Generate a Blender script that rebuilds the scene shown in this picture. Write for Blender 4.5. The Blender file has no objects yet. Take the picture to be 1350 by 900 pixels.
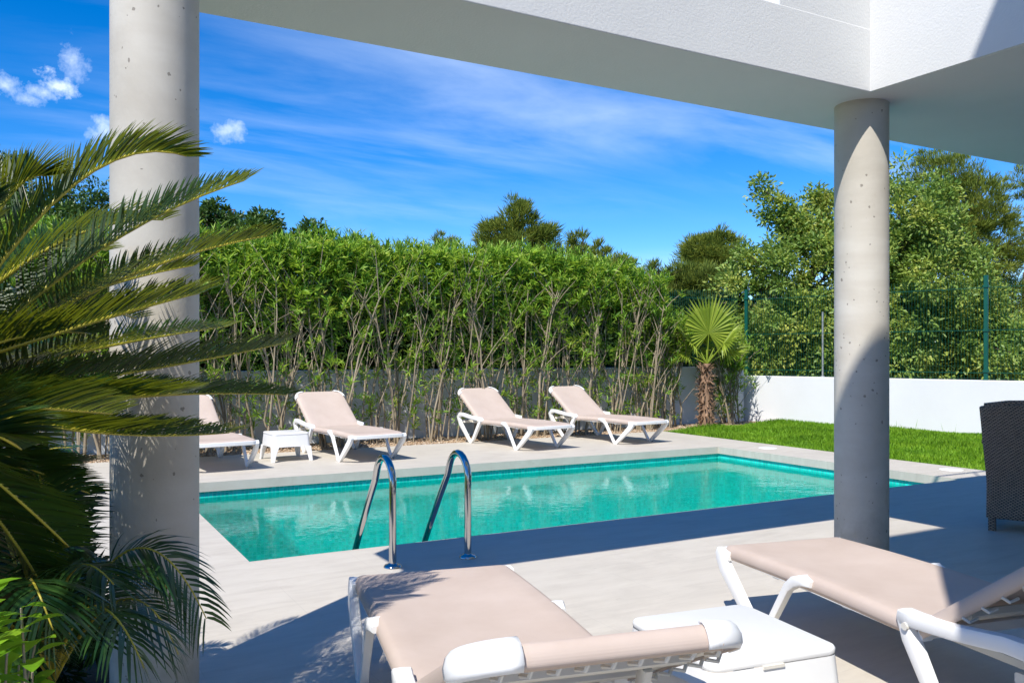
import bpy, math, random
import numpy as np
from mathutils import Vector, Matrix

random.seed(7)
rng = np.random.default_rng(11)
S = bpy.context.scene
COL = S.collection

# ------------------------------------------------------------------ camera
FW = Vector((0.488, 0.873, 0)).normalized()
RT = Vector((FW.y, -FW.x, 0))
H = 1.3
cd = bpy.data.cameras.new('camera'); cam = bpy.data.objects.new('camera', cd); COL.objects.link(cam)
cam.location = (0, 0, H)
cam.rotation_euler = (math.radians(90), 0, -math.atan2(FW.x, FW.y))
cd.sensor_width = 36; cd.lens = 1127/1350*36; cd.shift_y = 17/1350
cd.clip_start = 0.05; cd.clip_end = 3000
S.camera = cam

def at(px, py, D=None, z=None):
    """place in the garden seen at a picture point, at depth D or height z"""
    if D is None: D = 1127*(H-z)/(py-467)
    p = FW*D + RT*((px-675)/1127*D)
    return Vector((p.x, p.y, H-(py-467)/1127*D))
def proj(p):
    d = p[0]*FW.x+p[1]*FW.y; l = p[0]*RT.x+p[1]*RT.y
    return 675+1127*l/d, 467-1127*(p[2]-H)/d, d

# ------------------------------------------------------------------ light
SUN = Vector((-0.637, -0.4875, 1)).normalized()
sd = bpy.data.lights.new('sun', 'SUN'); so = bpy.data.objects.new('sun', sd); COL.objects.link(so)
sd.energy = 4.3; sd.angle = math.radians(0.5); sd.color = (1, 0.95, 0.865)
so.rotation_euler = SUN.to_track_quat('Z', 'Y').to_euler()
S.view_settings.view_transform = 'Standard'; S.view_settings.look = 'None'
S.view_settings.exposure = 0.54; S.view_settings.gamma = 1

W = bpy.data.worlds.new('World'); S.world = W; W.use_nodes = True
nt = W.node_tree; N = nt.nodes; Lk = nt.links; N.clear()
def wn(t, **k):
    n = N.new(t)
    for a, b in k.items(): setattr(n, a, b)
    return n
def wm(op, a, b=None, c=None, clamp=False):
    n = N.new('ShaderNodeMath'); n.operation = op; n.use_clamp = clamp
    for i, v in enumerate((a, b, c)):
        if v is None: continue
        if isinstance(v, (int, float)): n.inputs[i].default_value = v
        else: Lk.new(v, n.inputs[i])
    return n.outputs[0]
sky = wn('ShaderNodeTexSky', sky_type='NISHITA', sun_disc=False)
sky.sun_elevation = math.asin(SUN.z); sky.sun_rotation = math.atan2(SUN.x, SUN.y)
sky.air_density = 0.75; sky.dust_density = 0.15; sky.ozone_density = 3.2; sky.altitude = 300
hs = wn('ShaderNodeHueSaturation'); hs.inputs['Saturation'].default_value = 1.42; hs.inputs['Value'].default_value = 0.98; hs.inputs['Hue'].default_value = 0.507
Lk.new(sky.outputs[0], hs.inputs['Color'])
tc = wn('ShaderNodeTexCoord'); sx = wn('ShaderNodeSeparateXYZ'); Lk.new(tc.outputs['Generated'], sx.inputs[0])
zz = wm('ADD', sx.outputs[2], 0.12)
u = wm('DIVIDE', sx.outputs[0], zz); v = wm('DIVIDE', sx.outputs[1], zz)
cv = wn('ShaderNodeCombineXYZ'); Lk.new(u, cv.inputs[0]); Lk.new(v, cv.inputs[1])
mp = wn('ShaderNodeMapping'); mp.inputs['Rotation'].default_value = (0, 0, math.radians(38)); mp.inputs['Scale'].default_value = (0.45, 1.25, 1)
Lk.new(cv.outputs[0], mp.inputs[0])
nz = wn('ShaderNodeTexNoise'); nz.inputs['Scale'].default_value = 1.5; nz.inputs['Detail'].default_value = 9; nz.inputs['Roughness'].default_value = 0.58; nz.inputs['Distortion'].default_value = 0.35
Lk.new(mp.outputs[0], nz.inputs['Vector'])
n2 = wn('ShaderNodeTexNoise'); n2.inputs['Scale'].default_value = 0.5; n2.inputs['Detail'].default_value = 2
Lk.new(cv.outputs[0], n2.inputs['Vector'])
ci = wm('MULTIPLY', wm('MULTIPLY_ADD', nz.outputs[0], 3.4, -1.45, clamp=True), wm('MULTIPLY_ADD', n2.outputs[0], 5.0, -1.7, clamp=True))
def dirof(px, py):
    return (FW*1127 + RT*(px-675) + Vector((0, 0, 467-py))).normalized()
cd0 = dirof(860, 200)
def blob(d, rad, soft, amp, scale, squash=1.0):
    vs = wn('ShaderNodeVectorMath', operation='SUBTRACT'); Lk.new(tc.outputs['Generated'], vs.inputs[0]); vs.inputs[1].default_value = d
    sc = wn('ShaderNodeVectorMath', operation='MULTIPLY'); Lk.new(vs.outputs[0], sc.inputs[0]); sc.inputs[1].default_value = (1, 1, squash)
    ln = wn('ShaderNodeVectorMath', operation='LENGTH'); Lk.new(sc.outputs[0], ln.inputs[0])
    nn = wn('ShaderNodeTexNoise'); nn.inputs['Scale'].default_value = scale; nn.inputs['Detail'].default_value = 7; nn.inputs['Roughness'].default_value = 0.62
    Lk.new(tc.outputs['Generated'], nn.inputs['Vector'])
    q = wm('ADD', ln.outputs[1], wm('MULTIPLY', wm('SUBTRACT', nn.outputs[0], 0.5), amp))
    return wm('DIVIDE', wm('SUBTRACT', rad, q), soft, clamp=True)
cmask = blob(cd0, 0.85, 0.6, 0.5, 2)
ci = wm('MULTIPLY', ci, cmask)
tot = wm('MULTIPLY', ci, 0.40)
for (px, py, r, sq, am) in ((78, 112, 0.021, 1.5, 0.8), (38, 132, 0.017, 2.6, 0.5), (95, 88, 0.015, 0.5, 0.6), (58, 122, 0.016, 1.8, 0.65), (133, 173, 0.018, 1.2, 0.6),
                        (303, 172, 0.018, 1.2, 0.55), (5, 112, 0.016, 1.3, 0.6)):
    b = blob(dirof(px, py), r, 0.02, r*3.2, 60, sq)
    tot = wm('MAXIMUM', tot, wm('MULTIPLY', b, am))
mx = wn('ShaderNodeMix', data_type='RGBA'); Lk.new(tot, mx.inputs[0]); Lk.new(hs.outputs[0], mx.inputs[6]); mx.inputs[7].default_value = (5.2, 6.0, 7.2, 1)
bg = wn('ShaderNodeBackground'); bg.inputs['Strength'].default_value = 0.145; Lk.new(mx.outputs[2], bg.inputs[0])
wo = wn('ShaderNodeOutputWorld'); Lk.new(bg.outputs[0], wo.inputs[0])
S.cycles.max_bounces = 10; S.cycles.transparent_max_bounces = 12
S.cycles.caustics_reflective = False; S.cycles.caustics_refractive = False

# ------------------------------------------------------------------ materials
class NT:
    def __init__(s, name):
        s.m = bpy.data.materials.new(name); s.m.use_nodes = True
        s.t = s.m.node_tree; s.n = s.t.nodes; s.l = s.t.links
        s.b = s.n['Principled BSDF']; s.out = s.n['Material Output']
    def new(s, t, **k):
        n = s.n.new(t)
        for a, b in k.items(): setattr(n, a, b)
        return n
    def link(s, a, b): s.l.new(a, b)
    def math(s, op, a, b=None, c=None, clamp=False):
        n = s.n.new('ShaderNodeMath'); n.operation = op; n.use_clamp = clamp
        for i, v in enumerate((a, b, c)):
            if v is None: continue
            if isinstance(v, (int, float)): n.inputs[i].default_value = v
            else: s.l.new(v, n.inputs[i])
        return n.outputs[0]
    def pos(s): return s.new('ShaderNodeNewGeometry').outputs['Position']
    def obj(s): return s.new('ShaderNodeTexCoord').outputs['Object']
    def mapping(s, vec, scale=(1, 1, 1), rot=(0, 0, 0)):
        m = s.new('ShaderNodeMapping'); m.inputs['Scale'].default_value = scale; m.inputs['Rotation'].default_value = rot
        s.link(vec, m.inputs[0]); return m.outputs[0]
    def noise(s, vec, scale, detail=5, rough=0.55, dist=0):
        n = s.new('ShaderNodeTexNoise'); n.inputs['Scale'].default_value = scale; n.inputs['Detail'].default_value = detail
        n.inputs['Roughness'].default_value = rough; n.inputs['Distortion'].default_value = dist
        s.link(vec, n.inputs['Vector']); return n.outputs[0]
    def ramp(s, fac, stops, interp='LINEAR'):
        r = s.new('ShaderNodeValToRGB'); r.color_ramp.interpolation = interp; e = r.color_ramp.elements
        while len(e) > 1: e.remove(e[-1])
        e[0].position = stops[0][0]; e[0].color = (*stops[0][1], 1)
        for p, c in stops[1:]:
            k = e.new(p); k.color = (*c, 1)
        s.link(fac, r.inputs[0]); return r.outputs[0]
    def mix(s, fac, a, b, blend='MIX'):
        m = s.new('ShaderNodeMix', data_type='RGBA', blend_type=blend)
        for i, v in ((0, fac), (6, a), (7, b)):
            if isinstance(v, (int, float)): m.inputs[i].default_value = v
            elif isinstance(v, tuple): m.inputs[i].default_value = (*v, 1)
            else: s.link(v, m.inputs[i])
        return m.outputs[2]
    def bump(s, h, strength=0.3, dist=0.01, normal=None):
        b = s.new('ShaderNodeBump'); b.inputs['Strength'].default_value = strength; b.inputs['Distance'].default_value = dist
        s.link(h, b.inputs['Height'])
        if normal is not None: s.link(normal, b.inputs['Normal'])
        return b.outputs[0]
    def fin(s, col=None, rough=0.6, metal=0, normal=None, spec=0.4):
        if col is not None:
            if isinstance(col, tuple): s.b.inputs['Base Color'].default_value = (*col, 1)
            else: s.link(col, s.b.inputs['Base Color'])
        if isinstance(rough, (int, float)): s.b.inputs['Roughness'].default_value = rough
        else: s.link(rough, s.b.inputs['Roughness'])
        s.b.inputs['Metallic'].default_value = metal
        s.b.inputs['Specular IOR Level'].default_value = spec
        if normal is not None: s.link(normal, s.b.inputs['Normal'])
        return s.m

def mat_plain(name, col, rough=0.5, metal=0, var=0.06, scale=6, bump=0.0, bscale=80, spec=0.4):
    k = NT(name); p = k.obj()
    n = k.noise(p, scale, 4)
    c = k.ramp(n, [(0.3, tuple(x*(1-var) for x in col)), (0.7, tuple(min(1, x*(1+var)) for x in col))])
    nm = k.bump(k.noise(p, bscale, 3), bump, 0.004) if bump else None
    return k.fin(c, rough, metal, nm, spec)

def mat_deck():
    k = NT('deck_tile'); p = k.pos()
    a = k.noise(k.mapping(p, (0.9, 3.6, 1)), 2.6, 9, 0.7, 0.6)
    b = k.noise(p, 0.55, 4)
    c = k.ramp(a, [(0.25, (0.46, 0.415, 0.355)), (0.5, (0.56, 0.515, 0.445)), (0.78, (0.64, 0.595, 0.525))])
    c = k.mix(k.math('MULTIPLY_ADD', b, 1.6, -0.55, clamp=True), c, (0.52, 0.485, 0.43))
    br = k.new('ShaderNodeTexBrick'); br.offset = 0.5
    for i, v in (('Scale', 1.0), ('Mortar Size', 0.0022), ('Mortar Smooth', 0.3), ('Brick Width', 1.2), ('Row Height', 0.6)): br.inputs[i].default_value = v
    k.link(p, br.inputs['Vector'])
    c = k.mix(k.math('MULTIPLY', br.outputs['Fac'], 0.24), c, (0.33, 0.31, 0.28))
    st = k.noise(p, 9, 6, 0.7)
    c = k.mix(k.math('MULTIPLY_ADD', st, 5, -3.2, clamp=True), c, (0.38, 0.34, 0.29))
    pt = k.noise(p, 1.3, 6, 0.7); c = k.mix(k.math('MULTIPLY_ADD', pt, 2.5, -1.35, clamp=True), c, (0.44, 0.405, 0.35))
    nm = k.bump(k.math('ADD', k.noise(p, 130, 3), k.math('MULTIPLY', a, 0.8)), 0.12, 0.004)
    return k.fin(c, k.math('MULTIPLY_ADD', a, 0.25, 0.42), 0, nm, 0.35)

def mat_concrete():
    k = NT('column_concrete'); p = k.pos()
    a = k.noise(p, 2.2, 7, 0.6, 0.3); bnd = k.noise(k.mapping(p, (1.5, 1.5, 9)), 1.2, 4)
    c = k.ramp(a, [(0.25, (0.42, 0.385, 0.325)), (0.5, (0.54, 0.505, 0.44)), (0.75, (0.62, 0.59, 0.53))])
    c = k.mix(k.math('MULTIPLY_ADD', bnd, 1.4, -0.5, clamp=True), c, (0.46, 0.415, 0.35))
    # rusty stains
    s2 = k.noise(k.mapping(p, (3, 3, 1.2)), 2.6, 6, 0.65)
    c = k.mix(k.math('MULTIPLY_ADD', s2, 4, -2.5, clamp=True), c, (0.36, 0.29, 0.19))
    spz = k.new('ShaderNodeSeparateXYZ'); k.link(p, spz.inputs[0])
    c = k.mix(k.math('MULTIPLY', k.math('SUBTRACT', k.math('MULTIPLY', k.noise(p, 7, 5, 0.7), 0.75), spz.outputs[2], clamp=True), 1.3, clamp=True), c, (0.23, 0.19, 0.12))
    # blow holes
    vo = k.new('ShaderNodeTexVoronoi'); vo.inputs['Scale'].default_value = 24; k.link(k.mapping(p, (1, 1, 0.8)), vo.inputs['Vector'])
    sel = k.math('GREATER_THAN', k.noise(p, 4.0, 3), 0.46)
    hol = k.math('MULTIPLY', k.math('LESS_THAN', vo.outputs['Distance'], k.math('MULTIPLY_ADD', k.noise(p, 33, 3), 0.75, -0.27)), sel)
    c = k.mix(k.math('MULTIPLY', hol, 0.65), c, (0.12, 0.10, 0.08))
    h = k.math('SUBTRACT', k.math('MULTIPLY', k.noise(p, 60, 5), 0.35), hol)
    return k.fin(c, 0.62, 0, k.bump(h, 0.5, 0.004), 0.35)

def mat_plaster(name='white_plaster', col=(0.68, 0.685, 0.68)):
    k = NT(name); p = k.pos()
    c = k.ramp(k.noise(p, 1.1, 6, 0.6), [(0.3, tuple(x*0.93 for x in col)), (0.7, col)])
    h = k.noise(p, 75, 4, 0.6)
    return k.fin(c, 0.75, 0, k.bump(h, 0.42, 0.004), 0.2)

def mat_mosaic(name, floor):
    g1_, g2_ = ((0.0, 0.62, 0.63, 1), (0.03, 0.92, 0.94, 1)) if floor else ((0.0, 0.48, 0.34, 1), (0.02, 0.80, 0.66, 1))
    k = NT(name); sp = k.new('ShaderNodeSeparateXYZ'); k.link(k.pos(), sp.inputs[0])
    cb = k.new('ShaderNodeCombineXYZ')
    if floor: k.link(sp.outputs[0], cb.inputs[0]); k.link(sp.outputs[1], cb.inputs[1])
    else: k.link(k.math('ADD', sp.outputs[0], sp.outputs[1]), cb.inputs[0]); k.link(sp.outputs[2], cb.inputs[1])
    br = k.new('ShaderNodeTexBrick'); br.offset = 0; br.squash = 1
    for i, v in (('Scale', 1.0), ('Mortar Size', 0.0035), ('Mortar Smooth', 0.1), ('Brick Width', 0.04), ('Row Height', 0.04), ('Bias', 0.0)): br.inputs[i].default_value = v
    br.inputs['Color1'].default_value = g1_; br.inputs['Color2'].default_value = g2_; br.inputs['Mortar'].default_value = (0.20, 0.62, 0.58, 1)
    k.link(cb.outputs[0], br.inputs['Vector'])
    n = k.noise(k.pos(), 2.0, 5)
    c = k.mix(0.25, br.outputs['Color'], k.ramp(n, [(0.3, (0.0, 0.62, 0.60)), (0.7, (0.02, 0.80, 0.78))]))
    return k.fin(c, 0.3, 0, None, 0.5)

def mat_water():
    k = NT('pool_water'); p = k.pos()
    n1 = k.noise(k.mapping(p, (1, 1.3, 1)), 2.4, 3, 0.5, 0.3); n2_ = k.noise(p, 8.0, 3, 0.55, 0.5); n3 = k.noise(p, 24, 2)
    h = k.math('ADD', k.math('ADD', k.math('MULTIPLY', n1, 0.8), k.math('MULTIPLY', n2_, 0.42)), k.math('MULTIPLY', n3, 0.22))
    nm = k.bump(h, 0.068, 0.05)
    fr = k.new('ShaderNodeFresnel'); fr.inputs['IOR'].default_value = 1.34; k.link(nm, fr.inputs['Normal'])
    tr = k.new('ShaderNodeBsdfTransparent'); 
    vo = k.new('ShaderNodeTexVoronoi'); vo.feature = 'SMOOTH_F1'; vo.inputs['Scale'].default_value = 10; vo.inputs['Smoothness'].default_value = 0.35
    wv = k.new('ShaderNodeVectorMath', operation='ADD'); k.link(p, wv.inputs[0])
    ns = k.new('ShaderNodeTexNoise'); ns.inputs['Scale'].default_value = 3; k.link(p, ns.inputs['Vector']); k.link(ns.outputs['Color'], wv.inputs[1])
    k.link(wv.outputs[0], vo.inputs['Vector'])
    caustic_tint = k.math('MULTIPLY', vo.outputs['Distance'], 1.5, clamp=True)      # caustic light ripples painted as a cell pattern in the transmission tint
    k.link(k.mix(caustic_tint, (0.14, 0.84, 0.88), (0.30, 1.0, 1.0)), tr.inputs[0])
    rf = k.new('ShaderNodeBsdfRefraction'); rf.inputs['Color'].default_value = (0.15, 0.97, 0.94, 1); rf.inputs['IOR'].default_value = 1.33; rf.inputs['Roughness'].default_value = 0.0
    k.link(nm, rf.inputs['Normal'])
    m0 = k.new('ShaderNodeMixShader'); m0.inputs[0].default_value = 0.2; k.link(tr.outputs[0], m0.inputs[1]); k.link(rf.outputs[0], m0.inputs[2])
    gl = k.new('ShaderNodeBsdfGlossy'); gl.inputs['Roughness'].default_value = 0.02; k.link(nm, gl.inputs['Normal'])
    m = k.new('ShaderNodeMixShader'); k.link(fr.outputs[0], m.inputs[0]); k.link(m0.outputs[0], m.inputs[1]); k.link(gl.outputs[0], m.inputs[2])
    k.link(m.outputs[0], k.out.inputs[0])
    return k.m

def mat_leaf(name, cols, rough=0.45, trans=0.35, tcol=(0.25, 0.42, 0.04), spec=0.35, clump=0.0):
    k = NT(name); g = k.new('ShaderNodeNewGeometry')
    fac = g.outputs['Random Per Island']
    if clump:
        fac = k.math('ADD', k.math('MULTIPLY', fac, 1-clump), k.math('MULTIPLY', k.math('MULTIPLY_ADD', k.noise(g.outputs['Position'], 1.6, 3), 2.6, -0.8, clamp=True), clump))
    c = k.ramp(fac, [(i/(len(cols)-1), q) for i, q in enumerate(cols)])
    k.fin(c, rough, 0, None, spec)
    t = k.new('ShaderNodeBsdfTranslucent'); k.link(k.mix(0.5, c, tcol), t.inputs[0])
    m = k.new('ShaderNodeMixShader'); m.inputs[0].default_value = trans
    k.link(k.b.outputs[0], m.inputs[1]); k.link(t.outputs[0], m.inputs[2]); k.link(m.outputs[0], k.out.inputs[0])
    return k.m

def mat_bark(name, c1, c2, scale=10, bump=0.6):
    k = NT(name); p = k.obj()
    n = k.noise(k.mapping(p, (1, 1, 0.3)), scale, 6, 0.65)
    return k.fin(k.ramp(n, [(0.3, c1), (0.7, c2)]), 0.85, 0, k.bump(n, bump, 0.01), 0.15)

def mat_ground(name, c1, c2, c3, scale, bump=0.4, bs=40):
    k = NT(name); p = k.pos()
    a = k.noise(p, scale, 8, 0.7); b = k.noise(p, bs, 5, 0.7)
    c = k.mix(k.math('MULTIPLY_ADD', b, 2.4, -0.7, clamp=True), k.ramp(a, [(0.3, c1), (0.7, c2)]), c3)
    return k.fin(c, 0.9, 0, k.bump(b, bump, 0.02), 0.15)

def mat_gravel():
    k = NT('gravel'); p = k.pos()
    vo = k.new('ShaderNodeTexVoronoi'); vo.inputs['Scale'].default_value = 38; k.link(p, vo.inputs['Vector'])
    hs = k.new('ShaderNodeSeparateColor'); k.link(vo.outputs['Color'], hs.inputs[0])
    c = k.ramp(hs.outputs[0], [(0, (0.30, 0.19, 0.11)), (0.5, (0.46, 0.33, 0.21)), (1, (0.60, 0.50, 0.38))])
    return k.fin(c, 0.9, 0, k.bump(vo.outputs['Distance'], 0.9, -0.02), 0.2)

def mat_fabric():
    k = NT('beige_sling_fabric'); p = k.obj()
    w = k.new('ShaderNodeTexWave'); w.inputs['Scale'].default_value = 130; w.bands_direction = 'X'; k.link(p, w.inputs[0])
    w2 = k.new('ShaderNodeTexWave'); w2.inputs['Scale'].default_value = 130; w2.bands_direction = 'Y'; k.link(p, w2.inputs[0])
    h = k.math('MULTIPLY', w.outputs[1], w2.outputs[1])
    c = k.ramp(k.noise(p, 3.2, 6, 0.65), [(0.3, (0.545, 0.44, 0.375)), (0.7, (0.62, 0.515, 0.45))])
    k.fin(c, 0.72, 0, k.bump(h, 0.25, 0.001), 0.3)
    t = k.new('ShaderNodeBsdfTranslucent'); t.inputs[0].default_value = (0.5, 0.36, 0.27, 1)
    m = k.new('ShaderNodeMixShader'); m.inputs[0].default_value = 0.12
    k.link(k.b.outputs[0], m.inputs[1]); k.link(t.outputs[0], m.inputs[2]); k.link(m.outputs[0], k.out.inputs[0])
    return k.m

def mat_wicker():
    k = NT('dark_wicker'); sp = k.new('ShaderNodeSeparateXYZ'); k.link(k.obj(), sp.inputs[0])
    a = k.math('MULTIPLY', k.math('ADD', sp.outputs[0], sp.outputs[1]), 62*math.pi)
    b = k.math('MULTIPLY', sp.outputs[2], 95*math.pi)
    row = k.math('MULTIPLY', k.math('FLOOR', k.math('MULTIPLY', sp.outputs[2], 95)), math.pi)
    w = k.math('MULTIPLY', k.math('ABSOLUTE', k.math('SINE', k.math('MULTIPLY', k.math('ADD', a, row), 0.5))), k.math('ABSOLUTE', k.math('SINE', b)))
    n = k.noise(k.obj(), 30, 3)
    c = k.ramp(k.math('MULTIPLY', w, k.math('ADD', n, 0.4)), [(0.0, (0.015, 0.010, 0.007)), (0.22, (0.22, 0.135, 0.085)), (0.65, (0.62, 0.42, 0.29))])
    return k.fin(c, 0.42, 0, k.bump(w, 1.0, 0.008), 0.5)

M = {}
M['deck'] = mat_deck(); M['concrete'] = mat_concrete(); M['plaster'] = mat_plaster()
M['wallp'] = mat_plaster('garden_wall_paint', (0.74, 0.75, 0.77))
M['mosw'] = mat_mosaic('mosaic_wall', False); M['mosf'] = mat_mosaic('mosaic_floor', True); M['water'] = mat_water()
M['white'] = mat_plain('white_resin', (0.80, 0.80, 0.79), 0.38, var=0.02, spec=0.45, bump=0.05, bscale=300)
M['cream'] = mat_plain('cream_resin', (0.66, 0.63, 0.56), 0.5, var=0.05)
M['fabric'] = mat_fabric()
M['chrome'] = mat_plain('polished_steel', (0.50, 0.49, 0.48), 0.10, 1.0, var=0.01)
M['wicker'] = mat_wicker()
M['greenpost'] = mat_plain('green_painted_metal', (0.004, 0.085, 0.06), 0.4)
M['zinc'] = mat_plain('dull_metal', (0.42, 0.43, 0.44), 0.45, 0.6)
M['black'] = mat_plain('black_rubber', (0.02, 0.02, 0.02), 0.6)
M['lid'] = mat_plain('lid_plastic', (0.82, 0.82, 0.80), 0.4)
M['gravel'] = mat_gravel()
M['earth'] = mat_ground('earth', (0.16, 0.13, 0.08), (0.10, 0.12, 0.05), (0.20, 0.16, 0.10), 0.5)
M['soil'] = mat_ground('bed_soil', (0.05, 0.035, 0.022), (0.09, 0.062, 0.04), (0.12, 0.09, 0.06), 3)
M['lawnbase'] = mat_ground('lawn_soil', (0.04, 0.12, 0.012), (0.07, 0.18, 0.02), (0.05, 0.09, 0.015), 3)
M['grass'] = mat_leaf('grass_blades', [(0.10, 0.24, 0.012), (0.21, 0.43, 0.02), (0.34, 0.55, 0.04)], 0.5, 0.35, (0.3, 0.55, 0.04), clump=0.6)
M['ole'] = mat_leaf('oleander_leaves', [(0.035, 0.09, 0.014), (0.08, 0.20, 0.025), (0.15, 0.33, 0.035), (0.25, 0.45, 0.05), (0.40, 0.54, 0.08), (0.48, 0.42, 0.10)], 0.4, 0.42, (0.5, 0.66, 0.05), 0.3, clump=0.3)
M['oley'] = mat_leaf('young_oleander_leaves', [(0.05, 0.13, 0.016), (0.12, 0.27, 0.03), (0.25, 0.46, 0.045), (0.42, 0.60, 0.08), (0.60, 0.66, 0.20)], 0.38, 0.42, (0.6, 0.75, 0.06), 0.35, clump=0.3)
M['olestem'] = mat_bark('oleander_bark', (0.20, 0.16, 0.105), (0.41, 0.345, 0.25), 14)
M['mastic'] = mat_leaf('mastic_leaves', [(0.045, 0.10, 0.02), (0.14, 0.25, 0.045), (0.26, 0.38, 0.08), (0.42, 0.47, 0.09), (0.50, 0.50, 0.11)], 0.42, 0.32, (0.4, 0.52, 0.06), 0.35, clump=0.6)
M['carob'] = mat_leaf('dark_leaves', [(0.02, 0.055, 0.012), (0.055, 0.12, 0.022), (0.12, 0.21, 0.035)], 0.42, 0.2, (0.2, 0.35, 0.04), 0.4, clump=0.4)
M['pine'] = mat_leaf('pine_needles', [(0.08, 0.13, 0.02), (0.20, 0.27, 0.04), (0.40, 0.42, 0.07)], 0.6, 0.32, (0.3, 0.34, 0.05), 0.2, clump=0.5)
M['pinelight'] = mat_leaf('young_pine_needles', [(0.09, 0.14, 0.025), (0.17, 0.23, 0.04), (0.28, 0.33, 0.06)], 0.6, 0.3, (0.35, 0.4, 0.06), 0.2, clump=0.5)
M['thicket'] = mat_leaf('thicket_leaves', [(0.008, 0.022, 0.006), (0.018, 0.042, 0.010), (0.035, 0.07, 0.014)], 0.6, 0.1, (0.1, 0.2, 0.02), 0.15)  # leaf colour darkened to stand in for the shade behind the hedge
M['bark'] = mat_bark('tree_bark', (0.07, 0.05, 0.035), (0.19, 0.145, 0.11), 8)
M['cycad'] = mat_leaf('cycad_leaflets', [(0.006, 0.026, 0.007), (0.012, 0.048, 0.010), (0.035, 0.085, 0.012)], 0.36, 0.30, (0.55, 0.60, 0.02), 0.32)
M['rachis'] = mat_plain('frond_midrib', (0.42, 0.36, 0.04), 0.4, var=0.25, scale=14)
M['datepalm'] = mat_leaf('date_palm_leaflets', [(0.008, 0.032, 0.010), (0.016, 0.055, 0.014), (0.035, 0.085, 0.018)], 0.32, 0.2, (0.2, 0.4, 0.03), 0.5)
M['broad'] = mat_leaf('glossy_broad_leaves', [(0.10, 0.24, 0.015), (0.17, 0.36, 0.02), (0.25, 0.42, 0.03)], 0.25, 0.35, (0.4, 0.6, 0.04), 0.5)
M['fan'] = mat_leaf('fan_palm_leaf', [(0.17, 0.25, 0.025), (0.27, 0.37, 0.04), (0.40, 0.48, 0.07)], 0.35, 0.36, (0.55, 0.6, 0.08), 0.4)
M['trunkpalm'] = mat_bark('palm_fibre', (0.08, 0.045, 0.028), (0.40, 0.26, 0.17), 16)

# ------------------------------------------------------------------ mesh helpers
def link(o, parent=None, mat=None, smooth=False):
    COL.objects.link(o)
    if mat is not None: o.data.materials.append(mat)
    if parent is not None: o.parent = parent
    if smooth: o.data.polygons.foreach_set('use_smooth', [True]*len(o.data.polygons))
    return o
def npmesh(name, V, F, mat, parent=None, smooth=False):
    V = np.asarray(V, dtype=np.float32); F = np.asarray(F, dtype=np.int32)
    me = bpy.data.meshes.new(name); k = F.shape[1]
    me.vertices.add(len(V)); me.vertices.foreach_set('co', V.ravel())
    me.loops.add(F.size); me.loops.foreach_set('vertex_index', F.ravel())
    me.polygons.add(len(F)); me.polygons.foreach_set('loop_start', np.arange(0, F.size, k, dtype=np.int32))
    me.polygons.foreach_set('loop_total', np.full(len(F), k, dtype=np.int32))
    me.update(calc_edges=True); me.validate()
    return link(bpy.data.objects.new(name, me), parent, mat, smooth)
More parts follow.
